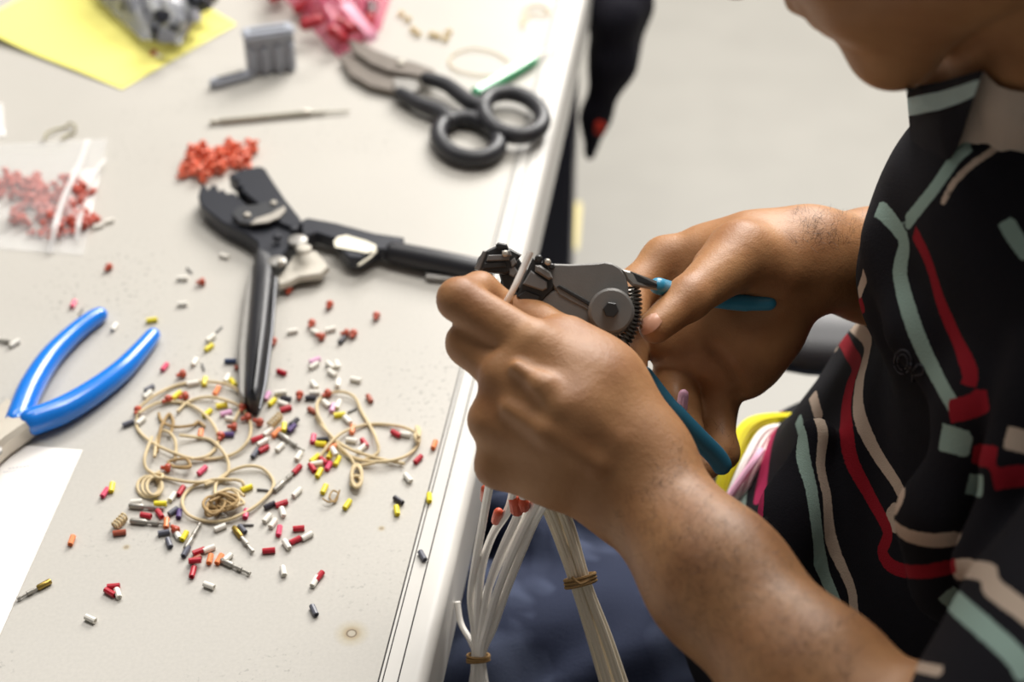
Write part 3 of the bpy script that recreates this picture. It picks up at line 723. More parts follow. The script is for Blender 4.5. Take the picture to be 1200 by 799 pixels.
# ---------------------------------------------------------------- hand tools on the table
def flat(pts, z): return [T(x, y, z) for x, y in pts]
m_tool_black = mat('tool_black_oxide', (40, 42, 50), 0.38, metal=0.25, spec=0.6, noise=0.12, nscale=120)
m_tool_dark = mat('tool_dark_sleeve', (32, 32, 37), 0.42, spec=0.6)
m_steel = mat('bright_steel', (190, 184, 174), 0.34, metal=0.45, noise=0.08, nscale=150)
m_steel_dk = mat('grey_steel', (150, 147, 142), 0.38, metal=0.35, noise=0.15, nscale=90)
m_zinc = mat('zinc_plate', (196, 190, 178), 0.4, metal=0.4, noise=0.06, nscale=150)
m_cream = mat('cream_sticker', (238, 232, 212), 0.5, noise=0.04, nscale=80)
m_rubber = mat('black_vinyl_grip', (44, 44, 48), 0.42, spec=0.5, noise=0.05, nscale=60)
def part(mb, name, m, parent, **k): return mb.obj(name, m, parent, **k)
# --- crimping tool
crimp = thing('crimping_tool', 'black open-jawed crimping tool lying across the middle of the table', 'hand tool', T(330, 300))
mb = MB()
jawA = [(234, 243), (237, 233), (242, 231), (246, 236), (250, 230), (256, 231), (258, 238), (263, 235), (268, 241), (276, 240), (284, 247), (300, 262), (318, 272), (334, 280), (346, 284), (352, 292), (344, 303), (334, 312), (328, 318), (322, 330), (306, 322), (303, 298), (290, 289), (262, 275), (238, 256)]
mb.prism(flat(jawA, 0.004), ZV, 0.012, bev=0.0012); part(mb, 'fixed_jaw', m_tool_black, crimp, sharp=25)
mb = MB()
jawB = [(270, 219), (288, 212), (306, 209), (312, 211), (320, 224), (336, 248), (352, 268), (356, 276), (346, 282), (332, 277), (314, 264), (300, 250), (292, 244), (288, 240), (284, 239), (286, 234), (279, 232), (281, 227), (275, 224)]
mb.prism(flat(jawB, 0.008), ZV, 0.012, bev=0.0012); part(mb, 'moving_jaw', m_tool_black, crimp, sharp=25)
mb = MB(); mb.prism(flat([(272, 254), (280, 245), (300, 243), (324, 237), (332, 240), (334, 247), (328, 255), (314, 262), (296, 266), (280, 263)], 0.0185), ZV, 0.003, bev=0.0006); part(mb, 'cover_plate', mat('dark_plate', (66, 67, 70), 0.36, metal=0.3, noise=0.15, nscale=120), crimp, sharp=25)
mb = MB(); mb.prism(flat([(294, 264), (300, 258), (318, 252), (334, 243), (335, 248), (328, 256), (314, 262)], 0.0205), ZV, 0.0016); part(mb, 'plate_edge', m_steel, crimp, sharp=25)
def bolt(px, py, z, r, m, h=0.003, name='bolt', parent=None):
    b = MB(); c = T(px, py, z); b.lathe([(r, 0), (r, h * 0.6), (r * 0.75, h), (0.0003, h * 1.1)], c, ZV, 16); return b.obj(name, m, parent)
for (x, y, z, r, m) in ((290, 254, 0.0205, 0.0028, m_zinc), (321, 240, 0.0205, 0.0026, m_zinc), (325, 308, 0.016, 0.0072, m_steel_dk), (349, 283, 0.018, 0.0075, m_steel_dk), (325, 279, 0.0195, 0.0035, m_tool_black), (345, 270, 0.0195, 0.0035, m_tool_black)):
    bolt(x, y, z, r, m, parent=crimp)
bolt(329, 309, 0.020, 0.0028, m_zinc, parent=crimp); bolt(356, 293, 0.019, 0.006, m_zinc, parent=crimp)
mb = MB(); mb.prism(flat([(334, 322), (344, 305), (362, 300), (371, 300), (386, 318), (376, 327), (352, 330), (340, 336), (328, 340), (325, 330)], 0.006), ZV, 0.005, bev=0.0008); part(mb, 'ratchet_plate', m_zinc, crimp, sharp=25)
# near handle: channel-section grip with a bright ridge
mb = MB(); mb.prism(flat([(301, 306), (326, 318), (324, 340), (318, 400), (309, 474), (303, 486), (295, 486), (289, 478), (291, 420), (297, 350)], 0.001), ZV, 0.017, bev=0.0045); part(mb, 'handle', m_tool_dark, crimp, sharp=50)
mb = MB(); mb.tube(flat([(323, 326), (318, 390), (310, 452), (304, 480)], 0.0175), [0.0016, 0.0018, 0.0018, 0.001], 8); part(mb, 'handle_ridge', m_tool_black, crimp)
mb = MB(); mb.prism(flat([(297, 318), (289, 350), (281, 420), (281, 470), (288, 480), (292, 420), (298, 350)], 0.001), ZV, 0.010, bev=0.001); part(mb, 'handle_flange', m_steel_dk, crimp, sharp=25)
# far handle: link, arm and round grip
mb = MB(); mb.prism(flat([(352, 271), (362, 267), (395, 273), (440, 285), (474, 290), (474, 306), (446, 304), (436, 308), (424, 315), (410, 314), (401, 306), (394, 292), (372, 285), (356, 290)], 0.006), ZV, 0.010, bev=0.0012); part(mb, 'lever', m_tool_black, crimp, sharp=25)
mb = MB(); mb.prism(flat([(391, 284), (396, 278), (406, 276), (430, 283), (441, 288), (440, 294), (430, 297), (393, 290)], 0.0163), ZV, 0.0006); part(mb, 'sticker', m_cream, crimp, smooth=False)['label'] = 'cream paper sticker'
mb = MB(); mb.tube(flat([(441, 294), (433, 302), (420, 311)], 0.0166), 0.0009, 6); part(mb, 'sticker_edge', m_cream, crimp)
a = T(462, 296, 0.010); b = T(566, 318, 0.010)
mb = MB(); mb.capsule([a, a.lerp(b, 0.5), b], [0.0085, 0.0092, 0.0090], 14); g = part(mb, 'handle', m_tool_dark, crimp); g['label'] = 'round black handle reaching behind the hand'
mb = MB(); mb.tube([T(500, 325, 0.003), T(548, 330, 0.003)], 0.003, 8); part(mb, 'return_rod', m_steel_dk, crimp)

# --- heavy shears
m_blade = mat('shear_blade_steel', (128, 120, 112), 0.36, metal=0.35, noise=0.15, nscale=90)
shears = thing('metal_shears', 'black-handled metal shears with two oval finger loops near the table edge', 'shears', T(540, 130))
mb = MB(); mb.prism(flat([(408, 52), (416, 52), (440, 64), (462, 72), (486, 78), (508, 86), (513, 92), (500, 96), (478, 92), (455, 88), (435, 80), (415, 66)], 0.008), ZV, 0.005, bev=0.001); part(mb, 'blade', m_blade, shears, sharp=25)
mb = MB(); mb.prism(flat([(398, 72), (420, 72), (445, 84), (470, 94), (490, 104), (484, 112), (462, 112), (434, 106), (410, 92)], 0.003), ZV, 0.005, bev=0.001); part(mb, 'blade', m_blade, shears, sharp=25)
bolt(470, 75, 0.013, 0.0045, m_zinc, parent=shears)
mb = MB(); mb.prism(flat([(462, 96), (486, 98), (492, 108), (480, 114), (464, 110)], 0.0082), ZV, 0.004); part(mb, 'pivot_plate', m_steel_dk, shears, sharp=25)
def loop(c, rx, ry, ang, z, r, tail, name):
    m_ = MB(); pts = []
    for t in np.linspace(0, 2 * math.pi, 25)[:-1]:
        x = rx * math.cos(t); y = ry * math.sin(t); pts.append(T(c[0] + x * math.cos(ang) - y * math.sin(ang), c[1] + x * math.sin(ang) + y * math.cos(ang), z))
    m_.tube(pts, r, 12, closed=True); m_.capsule(spline([T(*q) for q in tail], 5), [0.0062 + 0.0022 * i / (len(tail) * 5 - 5) for i in range((len(tail) - 1) * 5 + 1)], 12)
    return part(m_, name, m_rubber, shears)
loop((549, 162), 36, 23, 0.22, 0.0088, 0.0075, [(470, 110, .009), (492, 122, .0095), (515, 131, .0095), (527, 142, .009)], 'handle')
loop((601, 134), 36, 24, 0.30, 0.0128, 0.0075, [(500, 92, .013), (524, 100, .0135), (548, 118, .0135), (566, 126, .013)], 'handle')
# --- blue pliers
pliers = thing('blue_pliers', 'pliers with bright blue dipped handles, jaws off the left edge', 'pliers', T(60, 470))
m_blue = mat('blue_dip_grip', (12, 122, 224), 0.22, spec=0.6, coat=0.3)
A_ = [(20, 494), (36, 455), (58, 420), (85, 392), (108, 374), (117, 369)]
B_ = [(38, 494), (70, 482), (105, 462), (140, 436), (165, 410), (179, 393)]
ra = [0.0085, 0.0088, 0.0080, 0.0070, 0.0064, 0.0058]; rb = [0.0095, 0.0095, 0.0088, 0.0078, 0.0066, 0.0056]
def grip(pts, rr, zs):
    q = spline([T(x, y, z) for (x, y), z in zip(pts, zs)], 6); r = list(np.interp(np.linspace(0, 1, len(q)), np.linspace(0, 1, len(rr)), rr))
    m_ = MB(); m_.capsule(q, r, 16); return part(m_, 'handle', m_blue, pliers)
grip(A_, ra, [0.010, 0.010, 0.009, 0.008, 0.0068, 0.006]); grip(B_, rb, [0.011, 0.0105, 0.0095, 0.0083, 0.007, 0.006])
m_plier_steel = mat('polished_plier_steel', (206, 198, 184), 0.3, metal=0.5, noise=0.05, nscale=100)
mb = MB(); mb.prism(flat([(11, 478), (27, 489), (4, 514), (-20, 540), (-30, 522), (-10, 500)], 0.004), ZV, 0.011, bev=0.002); part(mb, 'jaw', m_plier_steel, pliers, sharp=25)
mb = MB(); mb.prism(flat([(27, 487), (48, 503), (40, 512), (14, 530), (-5, 547), (-40, 560), (-30, 540), (-4, 516)], 0.004), ZV, 0.013, bev=0.003); part(mb, 'jaw', m_plier_steel, pliers, sharp=25)
bolt(-8, 530, 0.017, 0.006, m_steel_dk, parent=pliers)
# --- green screwdriver
m_green = mat('green_acetate', (40, 176, 116), 0.15, spec=0.6, coat=0.5)
sd = thing('screwdriver', 'small screwdriver with a translucent green handle beyond the shears', 'screwdriver', T(590, 90))
a = T(556, 110, 0.006); b = T(628, 67, 0.006); ax_ = (b - a).normalized(); sd_u = ax_.cross(ZV).normalized()
mb = MB(); R6 = 0.0062
mb.lathe([(R6 * 0.7, 0), (R6, 0.002), (R6, (b - a).length - 0.004), (R6 * 0.6, (b - a).length)], a, ax_, 6); part(mb, 'handle', m_green, sd, smooth=False)
mb = MB(); mb.tube([b - ax_ * 0.002, b + ax_ * 0.030], [0.0014, 0.0012], 8); part(mb, 'shaft', m_zinc, sd)
# --- steel probe
pick = thing('steel_probe', 'slim steel probe with a knurled tail above the pile of red terminals', 'probe', T(330, 136))
mb = MB(); a = T(246, 143, 0.003); b = T(354, 132.5, 0.003); ax_ = (b - a).normalized()
mb.lathe([(0.0022, 0), (0.0026, 0.004), (0.0016, 0.007), (0.0029, 0.010), (0.0030, (b - a).length)], a, ax_, 10); m_probe = mat('probe_steel', (186, 182, 168), 0.4, metal=0.15, noise=0.12, nscale=200); part(mb, 'handle', m_probe, pick)
mb = MB(); mb.lathe([(0.0034, 0), (0.0034, 0.006), (0.0022, 0.008)], b, ax_, 10); part(mb, 'collar', m_zinc, pick)
mb = MB(); c = T(410, 129.5, 0.003); mb.tube([b, b.lerp(c, 0.45), b.lerp(c, 0.5), c], [0.0022, 0.0020, 0.0013, 0.0011], 8); part(mb, 'tip', m_probe, pick)
# --- grey plastic connectors
m_grey_pl = mat('grey_connector_plastic', (164, 168, 178), 0.45, noise=0.06, nscale=90); m_slot = mat('slot_dark', (30, 31, 36), 0.6)
con = thing('connector_housing', 'grey ribbed plastic connector housing standing upright behind the steel probe', 'connector', T(320, 80))
base = T(320, 86); Ux = (T(348, 80) - T(292, 88)).normalized(); Uy = Vector((-Ux.y, Ux.x, 0))
Wc = (T(348, 80) - T(292, 88)).length; Rm = Matrix((Ux, Uy, ZV)).transposed()
HC = 0.036
mb = MB(); mb.box(base + ZV * HC / 2 + Uy * 0.007, (Wc, 0.014, HC), Rm, bev=0.0015); part(mb, 'body', m_grey_pl, con, sharp=40)
for k in range(4):
    mb = MB(); c = base + Ux * ((k - 1.5) * Wc * 0.27); mb.capsule([c + ZV * 0.003 - Uy * 0.001, c + ZV * (HC * 0.72) - Uy * 0.001], 0.0032, 10); part(mb, 'rib', m_grey_pl, con)
mb = MB(); mb.box(base + ZV * (HC + 0.003) + Uy * 0.006, (Wc * 1.06, 0.020, 0.007), Rm, bev=0.0025); part(mb, 'rim', m_grey_pl, con, sharp=40)
mb = MB(); mb.box(base + ZV * (HC + 0.0064) + Uy * 0.006, (Wc * 0.72, 0.004, 0.001), Rm); part(mb, 'slot', m_slot, con, smooth=False)
con2 = thing('connector_block', 'small grey plastic connector lying beside the upright connector housing', 'connector', T(270, 96))
c = T(271, 98); Ux2 = (T(296, 90) - T(248, 102)).normalized(); Rm2 = Matrix((Ux2, Vector((-Ux2.y, Ux2.x, 0)), ZV)).transposed()
mb = MB(); mb.box(c + ZV * 0.0045, ((T(296, 90) - T(248, 102)).length, 0.009, 0.009), Rm2, bev=0.0022); part(mb, 'body', m_grey_pl, con2, sharp=40)
mb = MB(); mb.box(c + ZV * 0.0092, (0.024, 0.0025, 0.0008), Rm2); part(mb, 'slot', m_slot, con2, smooth=False)
# --- papers
m_paper = mat('white_paper', (240, 236, 232), 0.8, spec=0.2); m_print = mat('faint_print', (200, 200, 206), 0.8)
def sheet(pts, z, m, name, label, cat, lift=None, nx=10, ny=10):
    c0, c1, c2, c3 = [T(x, y, z) for x, y in pts]; m_ = MB(); vs = []
    for i in range(ny + 1):
        for j in range(nx + 1):
            u = j / nx; v = i / ny; p = c0.lerp(c1, u).lerp(c3.lerp(c2, u), v); p.z += lift(u, v) if lift else 0; vs.append(p)
    n = len(vs); vs += [p - ZV * 0.0003 for p in vs]; fs = []
    for i in range(ny):
        for j in range(nx):
            a = i * (nx + 1) + j; fs += [(a, a + 1, a + nx + 2, a + nx + 1), (a + n, a + nx + 1 + n, a + nx + 2 + n, a + 1 + n)]
    m_.add(vs, fs); o = recenter(m_.obj(name, m, sharp=180)); return tag(o, label, cat)
wp = sheet([(97, 527), (-250, 500), (-420, 800), (-28, 806)], 0.0006, m_paper, 'paper_sheet', 'white paper sheet at the left edge under the jaws of the blue pliers', 'paper')
mb = MB()
for (x0, y0, x1, y1, th) in ((10, 549, 36, 545, 0.0011), (4, 553, 20, 551, 0.0009)):
    for k in range(6):
        t0 = k / 6.0; t1 = t0 + 0.11; aa = T(x0 + (x1 - x0) * t0, y0 + (y1 - y0) * t0, 0.0008); bb = T(x0 + (x1 - x0) * t1, y0 + (y1 - y0) * t1, 0.0008)
        s_ = (bb - aa).normalized().cross(ZV) * th / 2; mb.prism([aa - s_, bb - s_, bb + s_, aa + s_], ZV, 0.00005)
pr_ = mb.obj('print', m_print, wp, smooth=False); pr_['label'] = 'faint grey printed line'
m_yellow_paper = mat('yellow_paper', (240, 232, 130), 0.8, spec=0.2, noise=0.03, nscale=20)
sheet([(143, 104), (277, 28), (130, -60), (-30, 38)], 0.001, m_yellow_paper, 'yellow_sheet', 'pale yellow paper sheet under the grey bag of parts', 'paper',
      lift=lambda u, v: 0.012 * max(0, (v - 0.35)) ** 1.3 * (1 - u) + 0.0015 * math.sin(v * 5) ** 2 * (1 - u))
# --- jacket hanging over the far edge of the table
m_jacket = cloth_mat('black_jacket', (34, 33, 42), 0.8, 300)
jk = []
eo = lambda px, py, z: None
def EJ(n_off, s, z): return np.array(E3(-0.1325 + n_off, s, z))
jk += [Seg(EJ(-0.16, 1.63, 0.776), EJ(-0.02, 1.61, 0.776), 0.024, 0.024, 0.02), Seg(EJ(-0.02, 1.61, 0.776), EJ(0.030, 1.60, 0.74), 0.022, 0.026, 0.02), Seg(EJ(-0.16, 1.72, 0.776), EJ(-0.02, 1.70, 0.776), 0.024, 0.024, 0.02), Seg(EJ(-0.02, 1.70, 0.776), EJ(0.030, 1.66, 0.74), 0.022, 0.026, 0.02)]
jk += [Seg(EJ(0.030, 1.60, 0.74), PV((722, 12, 1.69)), 0.026, 0.027, 0.02), Seg(PV((722, 12, 1.69)), PV((718, 70, 1.72)), 0.028, 0.024, 0.02), Seg(PV((718, 70, 1.72)), PV((698, 135, 1.75)), 0.024, 0.012, 0.02), Seg(PV((698, 135, 1.75)), PV((691, 182, 1.77)), 0.012, 0.006, 0.02),
       Seg(EJ(0.030, 1.66, 0.74), PV((737, 5, 1.71)), 0.024, 0.018, 0.02), Seg(PV((737, 5, 1.71)), PV((726, 60, 1.73)), 0.018, 0.016, 0.02)]
jpos_, jq_ = sdf_mesh(jk, 0.006, lambda p, f: np.maximum(f + 0.002 * np.sin(p[:, 1] * 120 + 18 * p[:, 2]), -1))
jpos_ = relax(jpos_, jq_, 2)
jko = np_obj('jacket', jpos_, jq_, m_jacket); recenter(jko); tag(jko, 'dark jacket hanging over the far end of the table edge', 'jacket')
q = T(703, 152, -0.3); jb = BVHTree.FromPolygons([tuple(v) for v in jpos_], [tuple(x) for x in jq_]); q = P(703, 150, 1.735)
mb = MB(); mb.box(q, (0.012, 0.006, 0.016), bev=0.002); part(mb, 'red_tag', mat('red_tag', (214, 60, 40), 0.6), jko)['label'] = 'small red tag at the hem'

# ---------------------------------------------------------------- wire stripper held in both hands
SD = 0.892
def S(px, py, h=0.0): return P(px, py, SD - h)
NF = -CF
m_cast = mat('cast_grey_metal', (124, 122, 119), 0.40, metal=0.15, spec=0.5, noise=0.10, nscale=160, bump=0.06, bscale=900)
m_jaw = mat('jaw_black_oxide', (54, 54, 54), 0.38, metal=0.2, noise=0.15, nscale=150); m_jaw_l = mat('jaw_grey', (120, 119, 118), 0.4, metal=0.2, noise=0.1, nscale=150)
m_teal = mat('blue_grip', (58, 142, 176), 0.3, spec=0.55); m_teal_d = mat('teal_grip', (44, 100, 124), 0.38, spec=0.5)
stp = thing('wire_stripper', 'grey automatic wire stripper with blue handles held in both hands', 'wire stripper', S(716, 364))
def pl_(name, pts, h0, h, m, bev=0.0006, sharp=25, mi=None):
    b = MB(); b.prism([S(x, y, h0) for x, y in pts], NF, h, bev=bev); return part(b, name, m, stp, sharp=sharp)
def curve2(pts, per=4): return [(p.x, p.y) for p in spline([(x, y, 0) for x, y in pts], per, True)]
pl_('upper_plate', [(640, 309), (668, 310), (700, 308.5), (708, 307), (718, 309), (727, 315), (733, 324), (736, 338), (736, 356), (731, 372), (718, 382), (700, 374), (684, 362), (668, 354), (654, 346), (648, 336), (641, 326)], 0.0, 0.005, m_cast, 0.0009)
pl_('lower_plate', [(652, 338), (659, 342), (692, 359), (700, 372), (716, 383), (727, 384), (722, 402), (710, 412), (686, 404), (660, 390), (642, 378), (628, 366), (634, 352), (640, 346)], -0.0002, 0.0046, m_cast, 0.0009)
pl_('back_plate', [(636, 312), (700, 310), (726, 318), (735, 340), (731, 375), (720, 405), (700, 412), (660, 395), (620, 372), (630, 345)], -0.012, 0.009, m_jaw)
pl_('link_bar', [(652, 336), (656, 334), (696, 356), (694, 361)], 0.0035, 0.0022, m_jaw, 0.0004)
mb = MB(); mb.lathe([(0.0128, 0), (0.0128, 0.0022), (0.0118, 0.003), (0.0122, 0.003)], S(716, 366, 0.004), NF, 40); mb.lathe([(0.0123, 0.0), (0.0123, 0.0028), (0.0110, 0.0036), (0.0002, 0.0037)], S(716, 364, 0.0062), NF, 40)
part(mb, 'pivot_disc', m_cast, stp, sharp=30)
mb = MB(); mb.lathe([(0.0044, 0), (0.0044, 0.003), (0.0040, 0.0035), (0.0002, 0.0035)], S(715.5, 363, 0.0097), NF, 6); part(mb, 'pivot_bolt', m_jaw, stp, smooth=False)
# jaws: gripping head (left) and cutting head (right), each of stacked blocks
pl_('gripping_jaw', [(561, 303), (567, 296), (582, 289), (598, 292), (611, 299), (606, 306), (603, 318), (592, 322), (572, 320), (556, 316)], -0.004, 0.010, m_jaw, 0.001)
pl_('jaw_side', [(556, 314), (566, 294), (571, 294), (562, 318)], 0.004, 0.003, m_jaw_l, 0.0005)
pl_('jaw_cap', [(581, 288), (584, 285), (594, 287), (596, 292), (584, 293)], -0.002, 0.010, m_jaw, 0.0008)
pl_('jaw_block', [(572, 299), (598, 298), (597, 305), (570, 306)], 0.006, 0.0022, m_jaw_l, 0.0004)
pl_('jaw_block', [(588, 294), (598, 293), (600, 300), (590, 301)], 0.0072, 0.0026, m_jaw_l, 0.0006)
pl_('jaw_block', [(568, 308), (592, 307), (594, 313), (566, 315)], 0.006, 0.0016, m_jaw, 0.0004)
pl_('jaw_tooth', [(603, 296), (610, 299), (604, 303)], 0.002, 0.004, m_jaw, 0.0003)
pl_('wire_stop', [(598, 306), (603, 302), (606, 308), (600, 314)], 0.004, 0.004, m_jaw_l, 0.0005)
pl_('wire_stop', [(597, 315), (603, 312), (607, 319), (602, 325), (597, 322)], 0.003, 0.004, m_jaw_l, 0.0005)
pl_('jaw_arm', [(584, 318), (606, 322), (602, 338), (612, 350), (630, 356), (628, 372), (600, 362), (590, 340)], -0.010, 0.008, m_jaw, 0.001)
pl_('jaw_link', [(596, 304), (606, 300), (614, 314), (614, 345), (604, 356), (586, 338), (588, 318)], -0.013, 0.007, m_jaw, 0.001)
pl_('jaw_link', [(603, 318), (616, 314), (622, 322), (612, 340), (603, 336)], -0.006, 0.004, m_jaw_l, 0.0006)
pl_('cutting_jaw', [(620, 312), (624, 303), (632, 304), (642, 312), (648, 322), (650, 336), (646, 342), (640, 348), (634, 356), (628, 366), (612, 358), (604, 350), (610, 336)], -0.005, 0.010, m_jaw, 0.001)
pl_('blade_block', [(616, 327), (622, 317), (641, 330), (641, 338), (636, 341), (612, 333)], 0.005, 0.0032, m_jaw_l, 0.0007)
pl_('blade_lever', [(627, 311), (633, 311), (645, 319), (648, 326), (643, 328), (627, 318)], 0.006, 0.0032, m_cast, 0.0009)
pl_('jaw_block', [(606, 347), (616, 340), (634, 347), (628, 358), (612, 356)], 0.004, 0.0025, m_jaw, 0.0006)
for (x, y, r) in ((631, 304, 0.0022), (640, 308, 0.0020), (646, 313, 0.0018)):
    mb = MB(); mb.lathe([(r, 0), (r, 0.010), (r * 0.6, 0.011)], S(x, y, -0.003), NF, 10); part(mb, 'adjusting_screw', m_jaw, stp)
for (x, y) in ((592, 297), (642, 307)):
    mb = MB(); mb.lathe([(0.0018, 0), (0.0018, 0.001), (0.001, 0.0016)], S(x, y, 0.0098), NF, 10); part(mb, 'rivet', m_zinc, stp)
# spring
ctr = spline([S(741, 336, -0.002), S(744, 356, 0.001), S(741, 380, 0.003), S(731, 400, 0.003), S(717, 416, 0.0)], 10)
mb = MB(); cl = [0]; 
for a, b in zip(ctr[:-1], ctr[1:]): cl.append(cl[-1] + (b - a).length)
turns = 19; pts = []
for i in range(turns * 12 + 1):
    s_ = cl[-1] * i / (turns * 12); k = min(len(ctr) - 2, max(0, int(np.searchsorted(cl, s_)) - 1)); t = (s_ - cl[k]) / max(1e-9, cl[k + 1] - cl[k])
    p = ctr[k].lerp(ctr[k + 1], t); tg = (ctr[k + 1] - ctr[k]).normalized(); u = tg.cross(NF).normalized(); a = 2 * math.pi * i / 12
    pts.append(p + 0.0036 * (math.cos(a) * u + math.sin(a) * NF))
mb.tube(pts, 0.00075, 6, up=None); part(mb, 'spring', mat('spring_black', (110, 106, 100), 0.28, metal=0.9), stp)
# handles
mb = MB(); mb.prism([P(728, 316, .893), P(738, 318, .893), P(772, 331, .905), P(772, 341, .905), P(740, 335, .893), P(734, 328, .893)], NF, 0.006, bev=0.001); part(mb, 'upper_arm', m_steel_dk, stp, sharp=25)
mb = MB(); mb.prism([P(738, 318, .8885), P(770, 333, .8985), P(770, 336, .8985), P(741, 329, .8885)], NF, 0.0012); part(mb, 'arm_groove', m_jaw, stp, sharp=25)
UPH = [P(771, 335, .903), P(800, 343, .925), P(840, 351, .945), P(875, 355, .952), P(901, 355, .954)]
mb = MB(); mb.capsule(spline(UPH, 5), [0.0048] * 6 + [0.0050] * 10 + [0.0045] * 5, 14); part(mb, 'upper_grip', m_teal, stp)
mb = MB(); mb.prism([S(712, 398, -0.010), S(728, 392, -0.010), S(762, 440, -0.012), S(752, 450, -0.012)], NF, 0.006, bev=0.001); part(mb, 'lower_arm', m_steel_dk, stp, sharp=25)
LOH = [P(755, 440, .902), P(785, 478, .902), P(815, 510, .908), P(838, 533, .915), P(846, 545, .918)]
mb = MB(); mb.capsule(spline(LOH, 5), [0.0052] * 6 + [0.0058] * 10 + [0.0058] * 5, 14, flat=0.8, up=NF); part(mb, 'lower_grip', m_teal_d, stp)
# --- white wire being stripped
m_wire_w = mat('white_wire', (250, 246, 240), 0.45)
mb = MB(); mb.tube(spline([P(622, 295, .868), P(613, 314, .868), P(603, 336, .866), P(592, 356, .868), P(587, 366, .876), P(600, 392, .885), P(640, 430, .89)], 6), 0.0017, 10)
wo = recenter(mb.obj('stripped_wire', m_wire_w)); tag(wo, 'short white wire pinched in the jaws of the wire stripper', 'wire')
# ---------------------------------------------------------------- wire bundles hanging from the near hand
m_wire_beige = mat('beige_wire', (230, 218, 196), 0.5); m_twine = mat('brown_twine', (150, 118, 74), 0.85, bump=0.3, bscale=900)
m_orange = mat('orange_boot', (206, 84, 52), 0.45); m_yellow_w = mat('yellow_wire', (236, 222, 40), 0.4); m_pinkish = mat('pink_sleeve', (250, 190, 218), 0.4)
ba = thing('wire_bundle', 'white wire bundle with orange ends hanging beside the table edge', 'wire bundle', P(560, 770, 1.0))
strands = [[(574, 566, .90), (566, 610, .96), (557, 660, .985), (552, 700, .995), (556, 735, 1.0), (557, 770, 1.0), (553, 830, 1.0)],
           [(604, 560, .90), (596, 596, .95), (578, 625, .975), (566, 660, .985), (560, 710, .992), (560, 770, .997), (558, 830, 1.0)],
           [(618, 560, .90), (608, 600, .95), (590, 640, .975), (575, 680, .985), (566, 725, .992), (561, 770, .995), (562, 830, 1.0)],
           [(640, 570, .90), (622, 602, .95), (602, 645, .97), (584, 690, .982), (572, 730, .99), (563, 770, .994), (568, 830, 1.0)],
           [(650, 575, .90), (630, 604, .952), (612, 645, .972), (594, 690, .985), (578, 735, .993), (565, 770, .998), (574, 830, 1.0)],
           [(636, 570, .91), (615, 604, .96), (592, 645, .985), (572, 690, .995), (564, 735, 1.0), (559, 770, 1.003), (549, 830, 1.0)]]
for st in strands:
    mb = MB(); mb.tube(spline([P(*q) for q in st], 6), 0.0026, 8); part(mb, 'wire', m_wire_w, ba)
mb = MB(); mb.tube(spline([P(536, 705, 1.01), P(540, 730, 1.01), P(552, 752, 1.005), P(560, 772, 1.002)], 5), 0.0019, 8); part(mb, 'wire', m_wire_w, ba)
mb = MB()
for k in range(3):
    c = P(560.5, 768 + 3.0 * k, .998); mb.tube([c + CR * 0.0068 * math.cos(t) + CF * 0.0068 * math.sin(t) + CU * 0.0006 * math.sin(t + k) for t in np.linspace(0, 2 * math.pi, 17)[:-1]], 0.0009, 6, closed=True)
part(mb, 'tie', m_twine, ba)
for (a, b, r) in (((604, 586, .932), (606, 597, .945), .0042), ((584, 600, .952), (581, 610, .965), .0028), ((569, 573, .92), (568, 584, .94), .0028), ((613, 588, .930), (614, 594, .94), .0034)):
    mb = MB(); mb.capsule([P(*a), P(*b)], r, 10); part(mb, 'wire_end', m_orange, ba)
bb = thing('wire_bundle', 'straight beige wire bundle tied with brown twine hanging below the hand', 'wire bundle', P(690, 720, 1.0))
for i in range(7):
    o = (i - 3) * 4.3; dz = 0.003 * math.cos(i * 2.1)
    mb = MB(); mb.tube(spline([P(634 + o, 560, .90 + dz), P(658 + o * 0.95, 615, .955 + dz), P(680 + o * 0.75, 682, .965 + dz), P(702 + o * 0.95, 745, .975 + dz), P(724 + o * 1.1, 815, .985 + dz)], 6), 0.0017, 8); part(mb, 'wire', m_wire_beige, bb)
mb = MB()
for k in range(3):
    c = P(679.5 + 0.6 * k, 676 + 4 * k, .965); mb.tube([c + (CR * 0.96 + CU * 0.25) * 0.0095 * math.cos(t) + CF * 0.0065 * math.sin(t) for t in np.linspace(0, 2 * math.pi, 17)[:-1]], 0.0010, 6, closed=True)
mb.tube(spline([P(670, 676, .956), P(680, 684, .955), P(690, 680, .956)], 4), 0.001, 6)
part(mb, 'tie', m_twine, bb)
# bundle lying in the lap behind the far hand
lb = thing('wire_bundle', 'yellow and white wires lying in the lap behind the far hand', 'wire bundle', P(880, 530, 1.12))
for i, (o, dd, m) in enumerate(((0, 0, m_yellow_w), (6, .006, m_yellow_w), (-5, .006, m_yellow_w), (12, .012, m_yellow_w))):
    mb = MB(); mb.tube(spline([P(843 + o, 590, 1.10 + dd), P(856 + o, 548, 1.10 + dd), P(868 + o, 515, 1.11 + dd), P(884 + o, 496, 1.12 + dd), P(915 + o, 490, 1.14 + dd), P(950, 492, 1.16)], 6), 0.0042, 8); part(mb, 'wire', m, lb)
for i, (o, dd) in enumerate(((0, 0), (7, .004), (14, .008))):
    mb = MB(); mb.tube(spline([P(848 + o, 600, 1.09 + dd), P(860 + o, 570, 1.09 + dd), P(876 + o, 535, 1.10 + dd), P(896 + o, 505, 1.12 + dd), P(930, 500, 1.14)], 6), 0.0030, 8); part(mb, 'wire', m_wire_w, lb)
mb = MB(); mb.tube(spline([P(852, 585, 1.082), P(868, 562, 1.085), P(884, 540, 1.09), P(892, 528, 1.10)], 5), 0.0026, 8); part(mb, 'wire', m_pinkish, lb)
